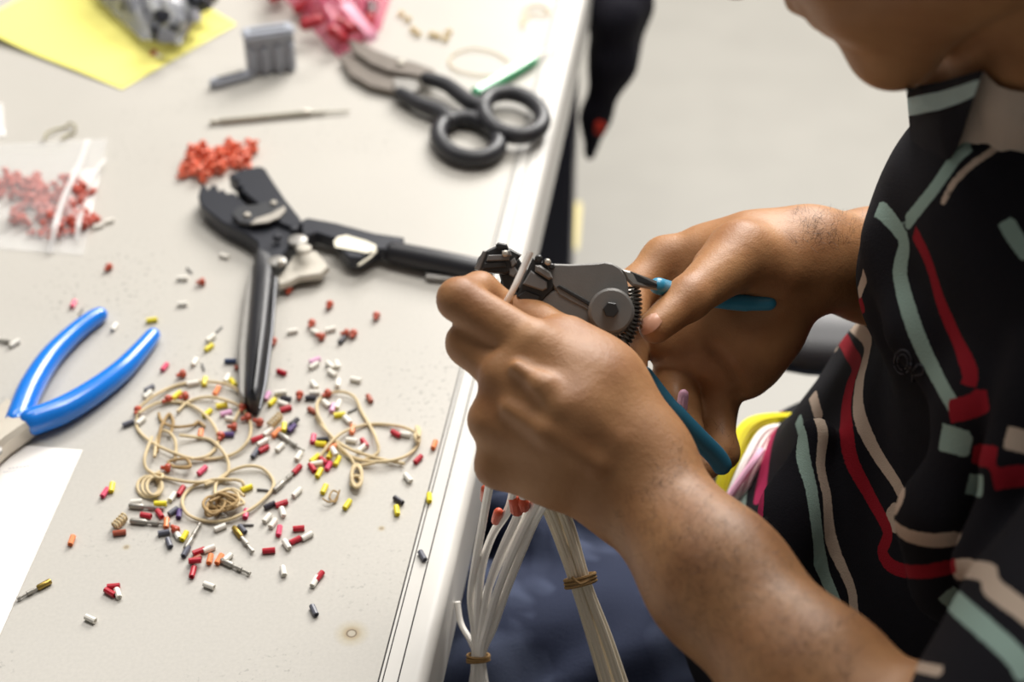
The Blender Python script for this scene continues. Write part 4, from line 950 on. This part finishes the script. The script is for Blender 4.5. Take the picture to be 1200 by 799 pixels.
mb = MB(); mb.capsule([P(797, 497, .955), P(799, 478, .945), P(801, 462, .935)], [0.0028, 0.0033, 0.0030], 10); o = recenter(mb.obj('pink_tube', m_pinkish)); tag(o, 'pale pink tube between the fingers of the far hand', 'sleeve')

# ---------------------------------------------------------------- tan cord coils
m_cord = mat('tan_cord', (214, 194, 154), 0.75, noise=0.10, nscale=300); m_cord_d = mat('tan_cord_shaded', (168, 140, 96), 0.8, noise=0.2, nscale=300)  # m_cord_d: darker copy of the tan cord, shade put into its colour
def cord(parent, pts, r=0.0011, z0=0.0014, amp=0.004, name='loop', m=None, closed=False, seed=0):
    rr = random.Random(seed); q = []
    for i, p in enumerate(pts):
        z = p[2] if len(p) > 2 else z0 + amp * (0.5 + 0.5 * math.sin(i * 1.7 + seed)) * rr.uniform(0.3, 1)
        q.append(T(p[0], p[1], max(z, r)))
    b = MB(); b.tube(spline(q, 6, closed), r, 7, closed=closed); return part(b, name, m or m_cord, parent)
def knot(parent, cx, cy, rx, ry, n, seed, m=None, r=0.0010, zmax=0.006, name='knot'):
    rr = random.Random(seed); b = MB(); q = []
    a = rr.uniform(0, 6.28)
    for i in range(n):
        a += rr.uniform(0.9, 2.2); k = rr.uniform(0.45, 1.0); q.append(T(cx + rx * k * math.cos(a), cy + ry * k * math.sin(a), rr.uniform(0.001, zmax)))
    b.tube(spline(q, 6), r, 7); return part(b, name, m or m_cord, parent)
ca = thing('cord_coil', 'large tangled coil of tan cord left of the crimping tool handle', 'cord', T(225, 500))
cord(ca, [(160, 480), (180, 464), (205, 452), (235, 447), (265, 450), (281, 460), (283, 474), (278, 486), (274, 494)], seed=1)
cord(ca, [(162, 484), (185, 472), (215, 472), (238, 484), (253, 503), (255, 520), (243, 534), (224, 538)], seed=2)
cord(ca, [(161, 486), (161, 502), (176, 517), (200, 529), (225, 537), (252, 537), (277, 530), (292, 513), (293, 494), (283, 478), (268, 470), (245, 465), (222, 470), (208, 482)], seed=3)
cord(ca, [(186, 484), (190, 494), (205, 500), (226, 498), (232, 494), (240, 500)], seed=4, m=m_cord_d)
cord(ca, [(205, 540), (206, 520), (200, 508), (190, 505), (184, 515), (181, 535)], seed=5)
cord(ca, [(178, 512), (170, 534), (171, 548), (182, 556), (200, 561), (225, 565), (250, 563), (266, 555), (267, 540), (258, 525), (246, 515), (228, 512), (210, 510)], seed=6)
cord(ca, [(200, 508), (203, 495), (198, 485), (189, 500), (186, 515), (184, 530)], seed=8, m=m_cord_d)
for k in range(3): cord(ca, [(174 + k * 2.5 + (13 - 2 * k) * math.cos(t + k) + k, 570 + (12 - k * 0.8) * math.sin(t + k), 0.0015 + 0.0012 * k) for t in np.linspace(0, 2 * math.pi, 11)[:-1]], closed=True, seed=20 + k, name='ring')
knot(ca, 186, 557, 9, 5, 8, 31)
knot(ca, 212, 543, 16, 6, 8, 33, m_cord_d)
cb = thing('cord_coil', 'lower tan cord loop around a dark tangled knot below the large coil', 'cord', T(262, 590))
cord(cb, [(270, 562), (250, 562), (228, 569), (216, 580), (214, 592), (222, 604), (245, 611), (270, 608), (298, 594), (317, 576), (320, 563), (308, 549), (290, 546), (270, 552), (255, 562), (240, 568)], seed=7)
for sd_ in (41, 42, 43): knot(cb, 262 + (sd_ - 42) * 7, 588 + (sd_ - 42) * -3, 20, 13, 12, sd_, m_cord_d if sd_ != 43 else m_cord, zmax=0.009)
cord(cb, [(252, 580), (254, 566), (270, 562), (283, 564), (285, 573), (275, 580)], seed=9)
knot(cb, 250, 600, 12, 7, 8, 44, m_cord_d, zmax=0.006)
cc = thing('cord_coil', 'tan cord coil with a hanging knot nearest the table edge', 'cord', T(425, 515))
cord(cc, [(393, 523), (380, 500), (372, 484), (373, 470), (385, 461), (402, 459), (416, 466), (424, 483), (434, 500), (441, 515), (443, 530), (428, 538)], seed=11)
cord(cc, [(375, 535), (388, 518), (405, 505), (432, 497), (460, 498), (480, 503), (491, 512), (488, 524), (472, 536), (446, 541), (420, 538), (400, 528), (392, 515), (378, 500), (370, 488)], seed=12)
cord(cc, [(393, 516), (412, 527), (440, 536), (462, 541), (474, 543)], seed=13); cord(cc, [(395, 520), (410, 535), (418, 545), (440, 542)], seed=14)
cord(cc, [(491, 512), (488, 500), (492, 504), (490, 518), (486, 510), (492, 506)], seed=15, amp=0.008)
for k in range(3): cord(cc, [(418 + 6 * math.cos(t), 556 + 12 * math.sin(t) + k * 1.5, 0.002 + 0.0015 * k) for t in np.linspace(0, 2 * math.pi, 10)[:-1]], closed=True, seed=50 + k, name='ring')
knot(cc, 417, 563, 8, 7, 8, 51)
cd_ = thing('cord_loop', 'thin pale cord loop lying open behind the green screwdriver', 'cord', T(558, 75))
cord(cd_, [(596, 72), (580, 62), (555, 57), (535, 62), (526, 72), (535, 82), (560, 88), (575, 88)], r=0.0007, amp=0.001, seed=61)
ce = thing('cord_loop', 'small bent cord loop near the top of the table edge', 'cord', T(625, 18))
cord(ce, [(613, 33), (612, 20), (618, 9), (632, 7), (643, 12), (640, 17), (622, 17), (613, 28)], r=0.0009, amp=0.002, seed=62)
cf = thing('twist_tie', 'little curled olive wire scrap above the clear bag', 'wire', T(75, 154))
cord(cf, [(52, 164), (55, 156), (64, 152), (76, 149), (82, 144), (88, 148), (87, 156), (80, 158), (72, 163)], r=0.0009, amp=0.006, seed=63, m=mat('olive_wire', (150, 142, 100), 0.6))
cg = thing('twisted_wire', 'little twisted dark tan wire scrap right of the lower coil', 'wire', T(390, 580))
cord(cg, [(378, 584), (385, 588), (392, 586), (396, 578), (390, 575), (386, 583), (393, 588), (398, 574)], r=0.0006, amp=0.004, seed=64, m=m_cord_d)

# ---------------------------------------------------------------- the loose sleeves, terminals and pins
SLC = {'white': (240, 236, 226), 'red': (186, 28, 48), 'yellow': (238, 220, 44), 'pink': (224, 74, 110), 'orange': (240, 140, 84), 'navy': (40, 58, 96), 'black': (44, 40, 50), 'grey': (92, 94, 106),
       'purple': (88, 66, 124), 'lilac': (226, 170, 208), 'brown': (168, 84, 62)}
def sleeve_mesh(cn):
    b = MB(); r = 0.00185; L = 0.0038
    b.lathe([(r * 0.55, -L + 0.0008), (r * 0.6, -L), (r, -L), (r, -L + 0.0003), (r, L - 0.0003), (r, L), (r * 0.6, L), (r * 0.55, L - 0.0008)], (0, 0, 0), (1, 0, 0), 10)
    return b.mesh('sleeve_' + cn, mat('sleeve_' + cn, SLC[cn], 0.38, spec=0.5))
m_rust = mat('rust_red_terminal', (184, 74, 46), 0.42, noise=0.25, nscale=400)
def term_mesh():
    b = MB(); b.lathe([(0.0012, -0.0040), (0.0014, -0.0038), (0.0015, -0.0012), (0.0027, -0.0004), (0.0030, 0.0014), (0.0024, 0.0026), (0.0012, 0.0028)], (0, 0, 0), (1, 0, 0), 9); return b.mesh('terminal', m_rust)
m_gold = mat('brass_pin', (168, 142, 70), 0.35, metal=0.7, noise=0.1, nscale=200); m_pin = mat('tin_pin', (168, 164, 156), 0.38, metal=0.55, noise=0.15, nscale=200)
def pin_mesh(gold):
    b = MB(); b.lathe([(0.0016, -0.012), (0.0019, -0.0115), (0.0019, -0.003), (0.0012, -0.002)], (0, 0, 0), (1, 0, 0), 10, mi=1 if gold else 0)
    b.lathe([(0.0011, -0.0025), (0.0011, 0.001), (0.0015, 0.0012), (0.0015, 0.005), (0.0009, 0.0054), (0.0009, 0.0095), (0.0013, 0.010), (0.0012, 0.012)], (0, 0, 0), (1, 0, 0), 10); return b.mesh('contact_pin', [m_pin, m_gold])
def bit_mesh():
    b = MB(); b.lathe([(0.0006, -0.0040), (0.0008, -0.0038), (0.0008, 0.003), (0.0004, 0.004)], (0, 0, 0), (1, 0, 0), 7); return b.mesh('wire_bit', mat('dark_wire_bit', (98, 96, 94), 0.5))
MESH = {cn: sleeve_mesh(cn) for cn in SLC}; MESH.update(rust=term_mesh(), pin=pin_mesh(False), gold=pin_mesh(True), bit=bit_mesh())
RAD = dict(rust=0.0029, pin=0.0019, gold=0.0019, bit=0.0008)
LST = """white 115 265 15|white 128 259 15|rust 127 313 40|white 263 300 -20|bit 222 317 -45|white 214 326 0|white 214 356 3|rust 236 330 10|pink 86 356 65|bit 95 365 60|white 134 383 55|pin 3 399 -10|white 17 402 30|yellow 178 375 8
yellow 245 407 35|white 247 396 35|bit 257 386 45|pink 193 430 50|rust 213 438 20|white 228 424 60|bit 238 430 -70|navy 270 423 0|brown 281 430 10|white 173 462 40|grey 175 455 30|yellow 240 447 80|white 226 449 10|yellow 273 448 -55|white 266 443 60|orange 254 458 60|rust 216 464 20|yellow 207 463 40|rust 196 468 30|rust 161 481 60|white 165 493 40|grey 150 496 20|yellow 260 475 10|yellow 243 484 40|lilac 265 484 15|white 271 491 -10|rust 273 500 0|purple 268 509 0|rust 258 511 70|orange 235 508 80|rust 284 478 60|rust 289 489 20|rust 303 494 -20
lilac 313 464 60|yellow 319 471 45|white 332 473 -20|red 335 479 15|white 329 460 5|black 335 467 -10|rust 351 463 80|black 364 466 0|white 369 460 0|grey 339 499 40|black 345 496 40|purple 342 503 40|yellow 333 502 85|orange 324 507 45|white 314 506 40|red 301 514 20|white 308 518 30|red 309 526 28|grey 299 531 55|rust 365 379 60|rust 376 394 -20|white 343 388 10|white 387 386 15|white 369 389 -30|rust 405 390 10|rust 414 391 60|black 401 398 50|rust 441 370 70|rust 320 400 80|rust 338 340 70|rust 386 357 60|lilac 369 422 20|white 368 428 30|red 330 436 -20|white 387 428 -40|white 395 427 -70|white 389 437 -35|white 417 445 -12|white 396 449 85|white 368 451 -50|rust 383 461 30|white 382 473 -45|white 396 474 70|lilac 390 478 70|yellow 398 486 8|white 407 492 -45|bit 413 481 25|brown 366 481 -30|brown 433 467 -60|orange 413 503 80|red 464 508 -30|white 475 509 -10
pink 367 514 80|black 378 515 5|yellow 376 520 -5|orange 388 524 15|red 427 519 -55|white 424 525 40|white 412 516 -10|yellow 369 537 40|yellow 387 533 60|white 392 534 -60|yellow 395 540 65|red 379 540 -40|pink 385 546 60|red 366 548 -55|yellow 374 554 62|white 371 543 10|yellow 380 573 65|yellow 407 591 55|red 490 538 45|orange 509 521 70|white 478 560 -50|black 467 586 -35|yellow 465 598 -80|yellow 503 583 -88|grey 495 651 -60|white 350 534 60|pin 341 518 -35|white 328 524 45|pin 335 562 43|red 348 550 45|white 348 577 45|black 316 592 25|red 330 590 20|white 331 600 -75|white 313 607 50|white 320 613 55|pink 327 622 80|red 350 619 5|red 346 633 25|white 360 628 28|white 336 638 -55|red 315 645 5|pink 288 602 80|bit 308 574 -5|bit 290 615 0
pink 123 577 55|yellow 131 571 80|white 160 588 5|pin 172 594 -5|yellow 188 590 0|white 202 582 55|red 212 575 58|red 171 604 -10|red 187 602 -55|pink 237 551 42|rust 195 548 0|pin 176 612 -5|orange 195 613 85|purple 210 602 80|grey 203 599 35|brown 140 624 8|grey 192 624 10|grey 198 636 -70|rust 205 620 -45|white 208 627 -60|yellow 216 628 60|pin 226 628 60|grey 218 646 60|white 258 618 22|gold 285 632 -52|grey 284 620 -50|red 233 646 20|white 245 643 22|orange 246 655 75|orange 257 655 60|white 266 654 40|brown 229 655 25|red 229 660 5|red 226 670 75|white 245 686 -20|pin 276 664 -25|white 332 669 -78|white 369 681 60|red 374 675 50|grey 368 715 -65|orange 84 633 70|red 133 687 5|red 129 694 -30|white 138 695 -72|white 106 725 -25|gold 40 691 -152|yellow 289 572 20|white 187 66 -20|rust 180 62 20"""
CATN = {'rust': ('wire_terminal', 'terminal'), 'pin': ('contact_pin', 'pin'), 'gold': ('contact_pin', 'pin'), 'bit': ('wire_offcut', 'wire')}
NOUN = {'rust': 'rust-red terminal', 'pin': 'grey metal contact pin', 'gold': 'contact pin with brass barrel', 'bit': 'thin dark wire offcut', 'white': 'white plastic sleeve', 'red': 'red plastic sleeve', 'yellow': 'yellow plastic sleeve', 'pink': 'pink plastic sleeve',
        'orange': 'orange plastic sleeve', 'navy': 'navy blue plastic sleeve', 'black': 'black plastic sleeve', 'grey': 'dark grey plastic sleeve', 'purple': 'purple plastic sleeve', 'lilac': 'pale lilac plastic sleeve', 'brown': 'brown plastic sleeve'}
def zone(x, y):
    if y < 120: return 'at the tip of the grey bag'
    if x < 150 and y < 330: return 'beside the clear bag'
    if x < 290 and 290 <= y < 365: return 'left of the crimping tool jaws'
    if x < 200 and y < 436: return 'around the blue plier handles'
    if 485 < x and y > 515 and (x > 500 or y > 640): return 'on the table edge strip'
    if x < 300 and y < 441: return 'just above the large tan coil'
    if x < 295 and y < 556: return 'among the loops of the large tan coil'
    if x < 362 and 441 <= y < 542: return 'by the tip of the crimping tool handle'
    if y < 456: return 'between the crimping tool and the near hand'
    if y < 552: return 'in the tan coil nearest the edge'
    if x < 150 and y < 630: return 'out on the left of the lower coil'
    if x < 300 and y < 632: return 'just below the large tan coil'
    if y > 660 and x < 200: return 'out on the bare table by the white sheet'
    if x > 355: return 'on the bare table toward the edge'
    if x < 295: return 'in the lowest scatter below the tan coils'
    return 'right of the lower tan cord loop'
items = []
for ln in LST.replace('\n', '|').split('|'):
    t, x, y, a = ln.split(); items.append((t, float(x), float(y), float(a)))
ORD = ['first', 'second', 'third', 'fourth', 'fifth', 'sixth', 'seventh', 'eighth', 'ninth', 'tenth', 'eleventh', 'twelfth', 'thirteenth', 'fourteenth', 'fifteenth', 'sixteenth', 'seventeenth', 'eighteenth', 'nineteenth', 'twentieth', 'twenty-first', 'twenty-second']
zs = {}
for it in items: zs.setdefault((it[0], zone(it[1], it[2])), []).append(it)
placed = []
for it in items:
    t, x, y, a = it; z = zone(x, y); l = sorted(zs[(t, z)], key=lambda q: (q[1], q[2]))
    lab = ('lone ' + NOUN[t] + ' ' + z) if len(l) == 1 else (NOUN[t] + ' ' + z + ', ' + (ORD[l.index(it)] + ' from the left'))
    nm, cat = CATN.get(t, ('plastic_sleeve', 'sleeve'))
    o = bpy.data.objects.new(nm, MESH[t]); COL.objects.link(o)
    r = RAD.get(t, 0.00185)
    p = T(x, y, r); ca_ = math.cos(math.radians(a)); sa_ = math.sin(math.radians(a)); q = T(x + 4 * ca_, y - 4 * sa_, r)
    k = 0
    while any((p - e[0]).length < (0.0042 if min(r, e[1]) > 0.001 else 0.003) for e in placed) and k < 6: p.z += 0.0012; k += 1
    placed.append((p.copy(), r))
    o.location = p; o.rotation_euler = (random.uniform(0, 3), 0, math.atan2(q.y - p.y, q.x - p.x)); s_ = random.uniform(0.93, 1.08); o.scale = (s_, 1, 1)
    tag(o, lab, cat, NOUN[t] + 's on the table')
# two spring-like curls of cord
for (x, y, lab) in ((140, 610, 'short spring-like curl of tan cord on the left of the scatter'), (322, 492, 'short spring-like curl of tan cord by the tip of the black handle')):
    b = MB(); a0 = T(x - 6, y + 7, 0.003); b0 = T(x + 7, y - 6, 0.003); ax_ = (b0 - a0).normalized(); u = ax_.cross(ZV)
    b.tube([a0.lerp(b0, i / 48.0) + 0.0026 * (math.cos(i * 0.62) * u + math.sin(i * 0.62) * ZV) for i in range(49)], 0.0007, 6); o = recenter(b.obj('cord_curl', m_cord)); tag(o, lab, 'cord')
# tan terminals scattered at the top
m_tan_t = mat('tan_terminal', (214, 188, 128), 0.45)
tm = MESH['rust'].copy(); tm.materials.clear(); tm.materials.append(m_tan_t)
for i, (x, y, a) in enumerate(((470, 16, 60), (478, 22, 20), (484, 34, -60), (490, 39, 10), (506, 40, 30), (513, 42, -30), (522, 45, 60), (526, 37, 0))):
    o = bpy.data.objects.new('tan_terminal', tm); COL.objects.link(o); o.location = T(x, y, 0.003); o.rotation_euler = (0, 0, math.radians(a))
    tag(o, 'tan terminal in the little scatter right of the pink bag, ' + ORD[i] + ' from the left', 'terminal', 'tan terminals in the far scatter')
# --- heap of terminals
def in_poly(x, y, poly):
    c = False; j = len(poly) - 1
    for i in range(len(poly)):
        (xi, yi), (xj, yj) = poly[i], poly[j]
        if (yi > y) != (yj > y) and x < (xj - xi) * (y - yi) / (yj - yi) + xi: c = not c
        j = i
    return c
m_heap = mat('coral_red_terminal', (222, 106, 74), 0.42, noise=0.3, nscale=500)
hm = MESH['rust'].copy(); hm.materials.clear(); hm.materials.append(m_heap)
def heap(poly, n, name, lab, where, grp, lift, mesh, zmax, seed, dmin=0.0046):
    rr = random.Random(seed); xs = [p[0] for p in poly]; ys = [p[1] for p in poly]; done = []; tries = 0; rec = []; obs = []
    while len(done) < n and tries < 20000:
        tries += 1; x = rr.uniform(min(xs), max(xs)); y = rr.uniform(min(ys), max(ys))
        if not in_poly(x, y, poly): continue
        z = 0.0029 + lift; p = T(x, y, z); kk = 0
        while any((p - e).length < dmin for e in done) and p.z < TZ + lift + zmax: p.z += 0.0012
        if any((p - e).length < dmin for e in done): continue
        done.append(p.copy()); rec.append((x, y, p.z)); o = bpy.data.objects.new(name, mesh); COL.objects.link(o); o.location = p
        o.rotation_euler = (rr.uniform(0, 6), rr.uniform(-0.4, 0.4) if p.z > TZ + lift + 0.004 else 0.0, rr.uniform(0, 6.28)); obs.append(o)
    x0, x1 = min(r[0] for r in rec), max(r[0] for r in rec)
    for (x, y, z), o in zip(rec, obs):
        k = min(4, int(5 * (x - x0) / (x1 - x0 + 1e-6))); top = z > TZ + lift + 0.0042
        wh = ('at the left tip of the ', 'left of middle of the ', 'in the middle of the ', 'right of middle of the ', 'at the right end of the ')[k]
        y0, y1 = min(r[1] for r in rec), max(r[1] for r in rec); kk = min(2, int(3 * (y - y0) / (y1 - y0 + 1e-6)))
        tag(o, lab + (' on top, ' if top else ' at the bottom, ') + ('far side, ', 'midway, ', 'near side, ')[kk] + wh + where, 'terminal', grp)
heap([(206, 213), (212, 198), (220, 182), (232, 172), (246, 172), (262, 170), (280, 168), (300, 168), (306, 174), (300, 182), (292, 196), (278, 196), (262, 202), (246, 210), (232, 213), (214, 209)], 95, 'wire_terminal', 'coral red terminal', 'loose heap', 'terminals in the loose heap', 0, hm, 0.010, 3)
for i, (x, y, a) in enumerate(((303, 174, 30), (288, 196, -40), (207, 213, 40))):
    pass
m_bagt = mat('bagged_terminal', (196, 90, 72), 0.45, noise=0.35, nscale=500); bm_ = MESH['rust'].copy(); bm_.materials.clear(); bm_.materials.append(m_bagt)
heap([(-60, 205), (0, 203), (46, 200), (56, 212), (84, 208), (108, 222), (112, 226), (104, 240), (114, 256), (100, 268), (62, 280), (40, 278), (14, 262), (12, 248), (26, 236), (0, 232), (-60, 232)], 190, 'wire_terminal', 'dull red terminal', 'clear bag', 'terminals in the clear bag', 0.0008, bm_, 0.009, 4, 0.0041)
# ---------------------------------------------------------------- bags
def film(name, tint, alpha, rough=0.15):
    m = bpy.data.materials.new(name); m.use_nodes = True; nt = m.node_tree; b = nt.nodes['Principled BSDF']
    b.inputs['Base Color'].default_value = S2L(*tint); b.inputs['Roughness'].default_value = rough; b.inputs['Specular IOR Level'].default_value = 0.8; b.inputs['Alpha'].default_value = alpha
    return m
def bag(name, label, corners, hfun, m, nx=34, ny=26, crumple=0.0, seed=0, z0=0.0006, group=None):
    c0, c1, c2, c3 = [T(x, y) for x, y in corners]; rr = random.Random(seed); ph = [rr.uniform(0, 6.28) for _ in range(8)]
    root = thing(name, label, 'bag', (c0 + c1 + c2 + c3) / 4); b = MB(); top = []
    for i in range(ny + 1):
        for j in range(nx + 1):
            u = j / nx; v = i / ny; p = c0.lerp(c1, u).lerp(c3.lerp(c2, u), v); h = hfun(u, v)
            w_ = math.sin(17 * u + 9 * v + ph[0]) * math.sin(13 * v - 7 * u + ph[1]) + 0.6 * math.sin(37 * u + 23 * v + ph[2]) * math.sin(29 * v - 31 * u + ph[3])
            e = min(1.0, 8 * min(u, 1 - u, v, 1 - v)); p.z = TZ + z0 + h * e ** 0.6 + crumple * e * (0.5 + 0.5 * w_) + 0.0004; top.append(p)
    b.v = [tuple(p) for p in top]
    for i in range(ny):
        for j in range(nx): a = i * (nx + 1) + j; b.f.append((a, a + 1, a + nx + 2, a + nx + 1)); b.m.append(0)
    part(b, 'film', m, root, sharp=180)
    b = MB(); b.v = [tuple(Vector((p.x, p.y, TZ + z0))) for p in top]; b.f = [(i * (nx + 1) + j, (i + 1) * (nx + 1) + j, (i + 1) * (nx + 1) + j + 1, i * (nx + 1) + j + 1) for i in range(ny) for j in range(nx)]; b.m = [0] * len(b.f)
    part(b, 'underside', m, root, sharp=180)
    return root, top
m_film = film('clear_film', (250, 250, 250), 0.16, 0.10); m_seal = film('seal_film', (250, 248, 246), 0.45, 0.2)
cbag, ct = bag('clear_bag', 'clear zip bag of red terminals at the left edge of the table', [(-110, 176), (126, 164), (98, 300), (-110, 285)], lambda u, v: 0.013 * math.exp(-((u - 0.55) / 0.4) ** 4) * math.exp(-((v - 0.5) / 0.36) ** 4) + 0.001, m_film, crumple=0.0018, seed=2)
def strip(parent, pts, wdt, z, m, name, hh=0.0006):
    b = MB(); q = spline([T(x, y, zz) for (x, y), zz in zip(pts, z)], 6); L_ = []
    for i, p in enumerate(q):
        t = (q[min(i + 1, len(q) - 1)] - q[max(i - 1, 0)]).normalized(); s = t.cross(ZV).normalized() * wdt / 2; L_.append((p - s, p + s))
    vs = [v for a in L_ for v in a]; n = len(vs); vs += [v + ZV * hh for v in vs]; fs = []
    for i in range(len(q) - 1):
        a = 2 * i; fs += [(a, a + 2, a + 3, a + 1), (a + n, a + 1 + n, a + 3 + n, a + 2 + n), (a, a + n, a + 2 + n, a + 2), (a + 1, a + 3, a + 3 + n, a + 1 + n)]
    b.add(vs, fs); return part(b, name, m, parent)
strip(cbag, [(103, 164), (92, 195), (76, 230), (66, 262), (58, 296)], 0.005, [0.003, 0.013, 0.0165, 0.014, 0.003], m_seal, 'zip_seal')
strip(cbag, [(124, 186), (112, 200), (104, 218)], 0.0028, [0.006, 0.009, 0.012], m_seal, 'film_fold'); strip(cbag, [(96, 248), (92, 264), (90, 282)], 0.004, [0.013, 0.011, 0.005], m_seal, 'film_fold')
bag('clear_bag', 'corner of another clear bag entering at the left edge', [(-70, 120), (3, 122), (6, 160), (-70, 168)], lambda u, v: 0.004, m_seal, nx=12, ny=10, crumple=0.002, seed=9)
# grey bag with dark parts
m_gfilm = film('grey_film', (168, 170, 178), 0.55, 0.18)
gb, gt = bag('grey_bag', 'translucent grey bag of dark plastic parts on the yellow sheet', [(30, -70), (285, -60), (214, 66), (168, 60)], lambda u, v: 0.040 * math.exp(-((u - 0.5) / 0.42) ** 4) * math.exp(-((v - 0.35) / 0.5) ** 4) + 0.003, m_gfilm, crumple=0.006, seed=5, z0=0.012)
rr = random.Random(11); m_dkp = mat('dark_part_plastic', (52, 54, 62), 0.4, noise=0.2, nscale=60)
pts_ = [(196, 44), (182, 36), (205, 30), (190, 20), (214, 16), (172, 18), (228, 2), (206, 2), (186, 2), (164, 0), (150, -12), (232, -14), (196, -16), (174, -20), (214, -22), (140, -26), (226, 20), (238, 6), (248, -6), (150, 8), (134, -6), (120, -14)]
for i, (x, y) in enumerate(pts_):
    b = MB(); b.box((0, 0, 0), (rr.uniform(0.014, 0.02), 0.010, 0.010), None, bev=0.0015); b.box((0.002, 0, 0.006), (0.008, 0.006, 0.004), None, bev=0.0008)
    me = b.mesh('bagged_connector', m_dkp if i % 4 else mat('pale_part_plastic', (150, 152, 158), 0.4)); o = bpy.data.objects.new('bagged_connector', me); COL.objects.link(o)
    o.location = T(x, y, 0.021 + rr.uniform(0, 0.006)); o.rotation_euler = (rr.uniform(-0.5, 0.5), rr.uniform(-0.5, 0.5), rr.uniform(0, 6.28)); tag(o, ('dark' if i % 4 else 'pale grey') + ' connector inside the translucent grey bag, ' + ORD[sorted([q for n3, q in enumerate(pts_) if (n3 % 4 > 0) == (i % 4 > 0)]).index((x, y))] + ' from the left', 'connector', ('dark' if i % 4 else 'pale grey') + ' connectors in the grey bag')
# pink bag with red parts
m_pfilm = film('pink_film', (236, 120, 150), 0.50, 0.2)
pb, pt_ = bag('pink_bag', 'crumpled pink plastic bag of red parts behind the shears', [(270, -70), (480, -70), (446, 36), (396, 68)], lambda u, v: 0.036 * math.exp(-((u - 0.45) / 0.48) ** 4) * math.exp(-((v - 0.4) / 0.55) ** 4) + 0.003, m_pfilm, crumple=0.009, seed=8)
strip(pb, [(404, 4), (420, 22), (436, 42), (430, 48)], 0.012, [0.034, 0.026, 0.014, 0.010], film('pink_fold', (246, 176, 200), 0.6, 0.25), 'film_fold')
m_redp = mat('red_part_plastic', (176, 34, 48), 0.4, noise=0.25, nscale=60)
rr = random.Random(21); n_ = 0; spots = []; caps = []; cobs = []
while n_ < 34:
    x = rr.uniform(286, 440); y = rr.uniform(-50, 54)
    if not in_poly(x, y, [(280, -60), (460, -60), (438, 24), (404, 54), (384, 50), (340, 10), (300, -10)]): continue
    p = T(x, y, rr.uniform(0.008, 0.020))
    if any((p - e).length < 0.0125 for e in spots): continue
    spots.append(p); n_ += 1; caps.append((x, y, n_ % 7 > 0))
    b = MB(); b.capsule([(-0.006, 0, 0), (0.006, 0, 0)], 0.0055, 9); b.lathe([(0.0065, 0), (0.0065, 0.003), (0.004, 0.004)], (0.004, 0, 0), (1, 0, 0), 9)
    o = bpy.data.objects.new('red_cap', b.mesh('red_cap', m_redp if n_ % 7 else mat('dark_red_part', (84, 22, 34), 0.4))); COL.objects.link(o); o.location = p; o.rotation_euler = (rr.uniform(-0.6, 0.6), rr.uniform(-0.6, 0.6), rr.uniform(0, 6.28))
    cobs.append(o)
def rowname(y): return 'near row' if y > 22 else ('middle row' if y > -14 else 'far row')
for (x, y, rd), o in zip(caps, cobs):
    l = sorted(q for q in caps if q[2] == rd and rowname(q[1]) == rowname(y))
    tag(o, ('red' if rd else 'dark maroon') + ' cap in the pink bag, ' + ORD[l.index((x, y, rd))] + ' from the left in its ' + rowname(y), 'cap', ('red' if rd else 'dark maroon') + ' caps in the pink bag')
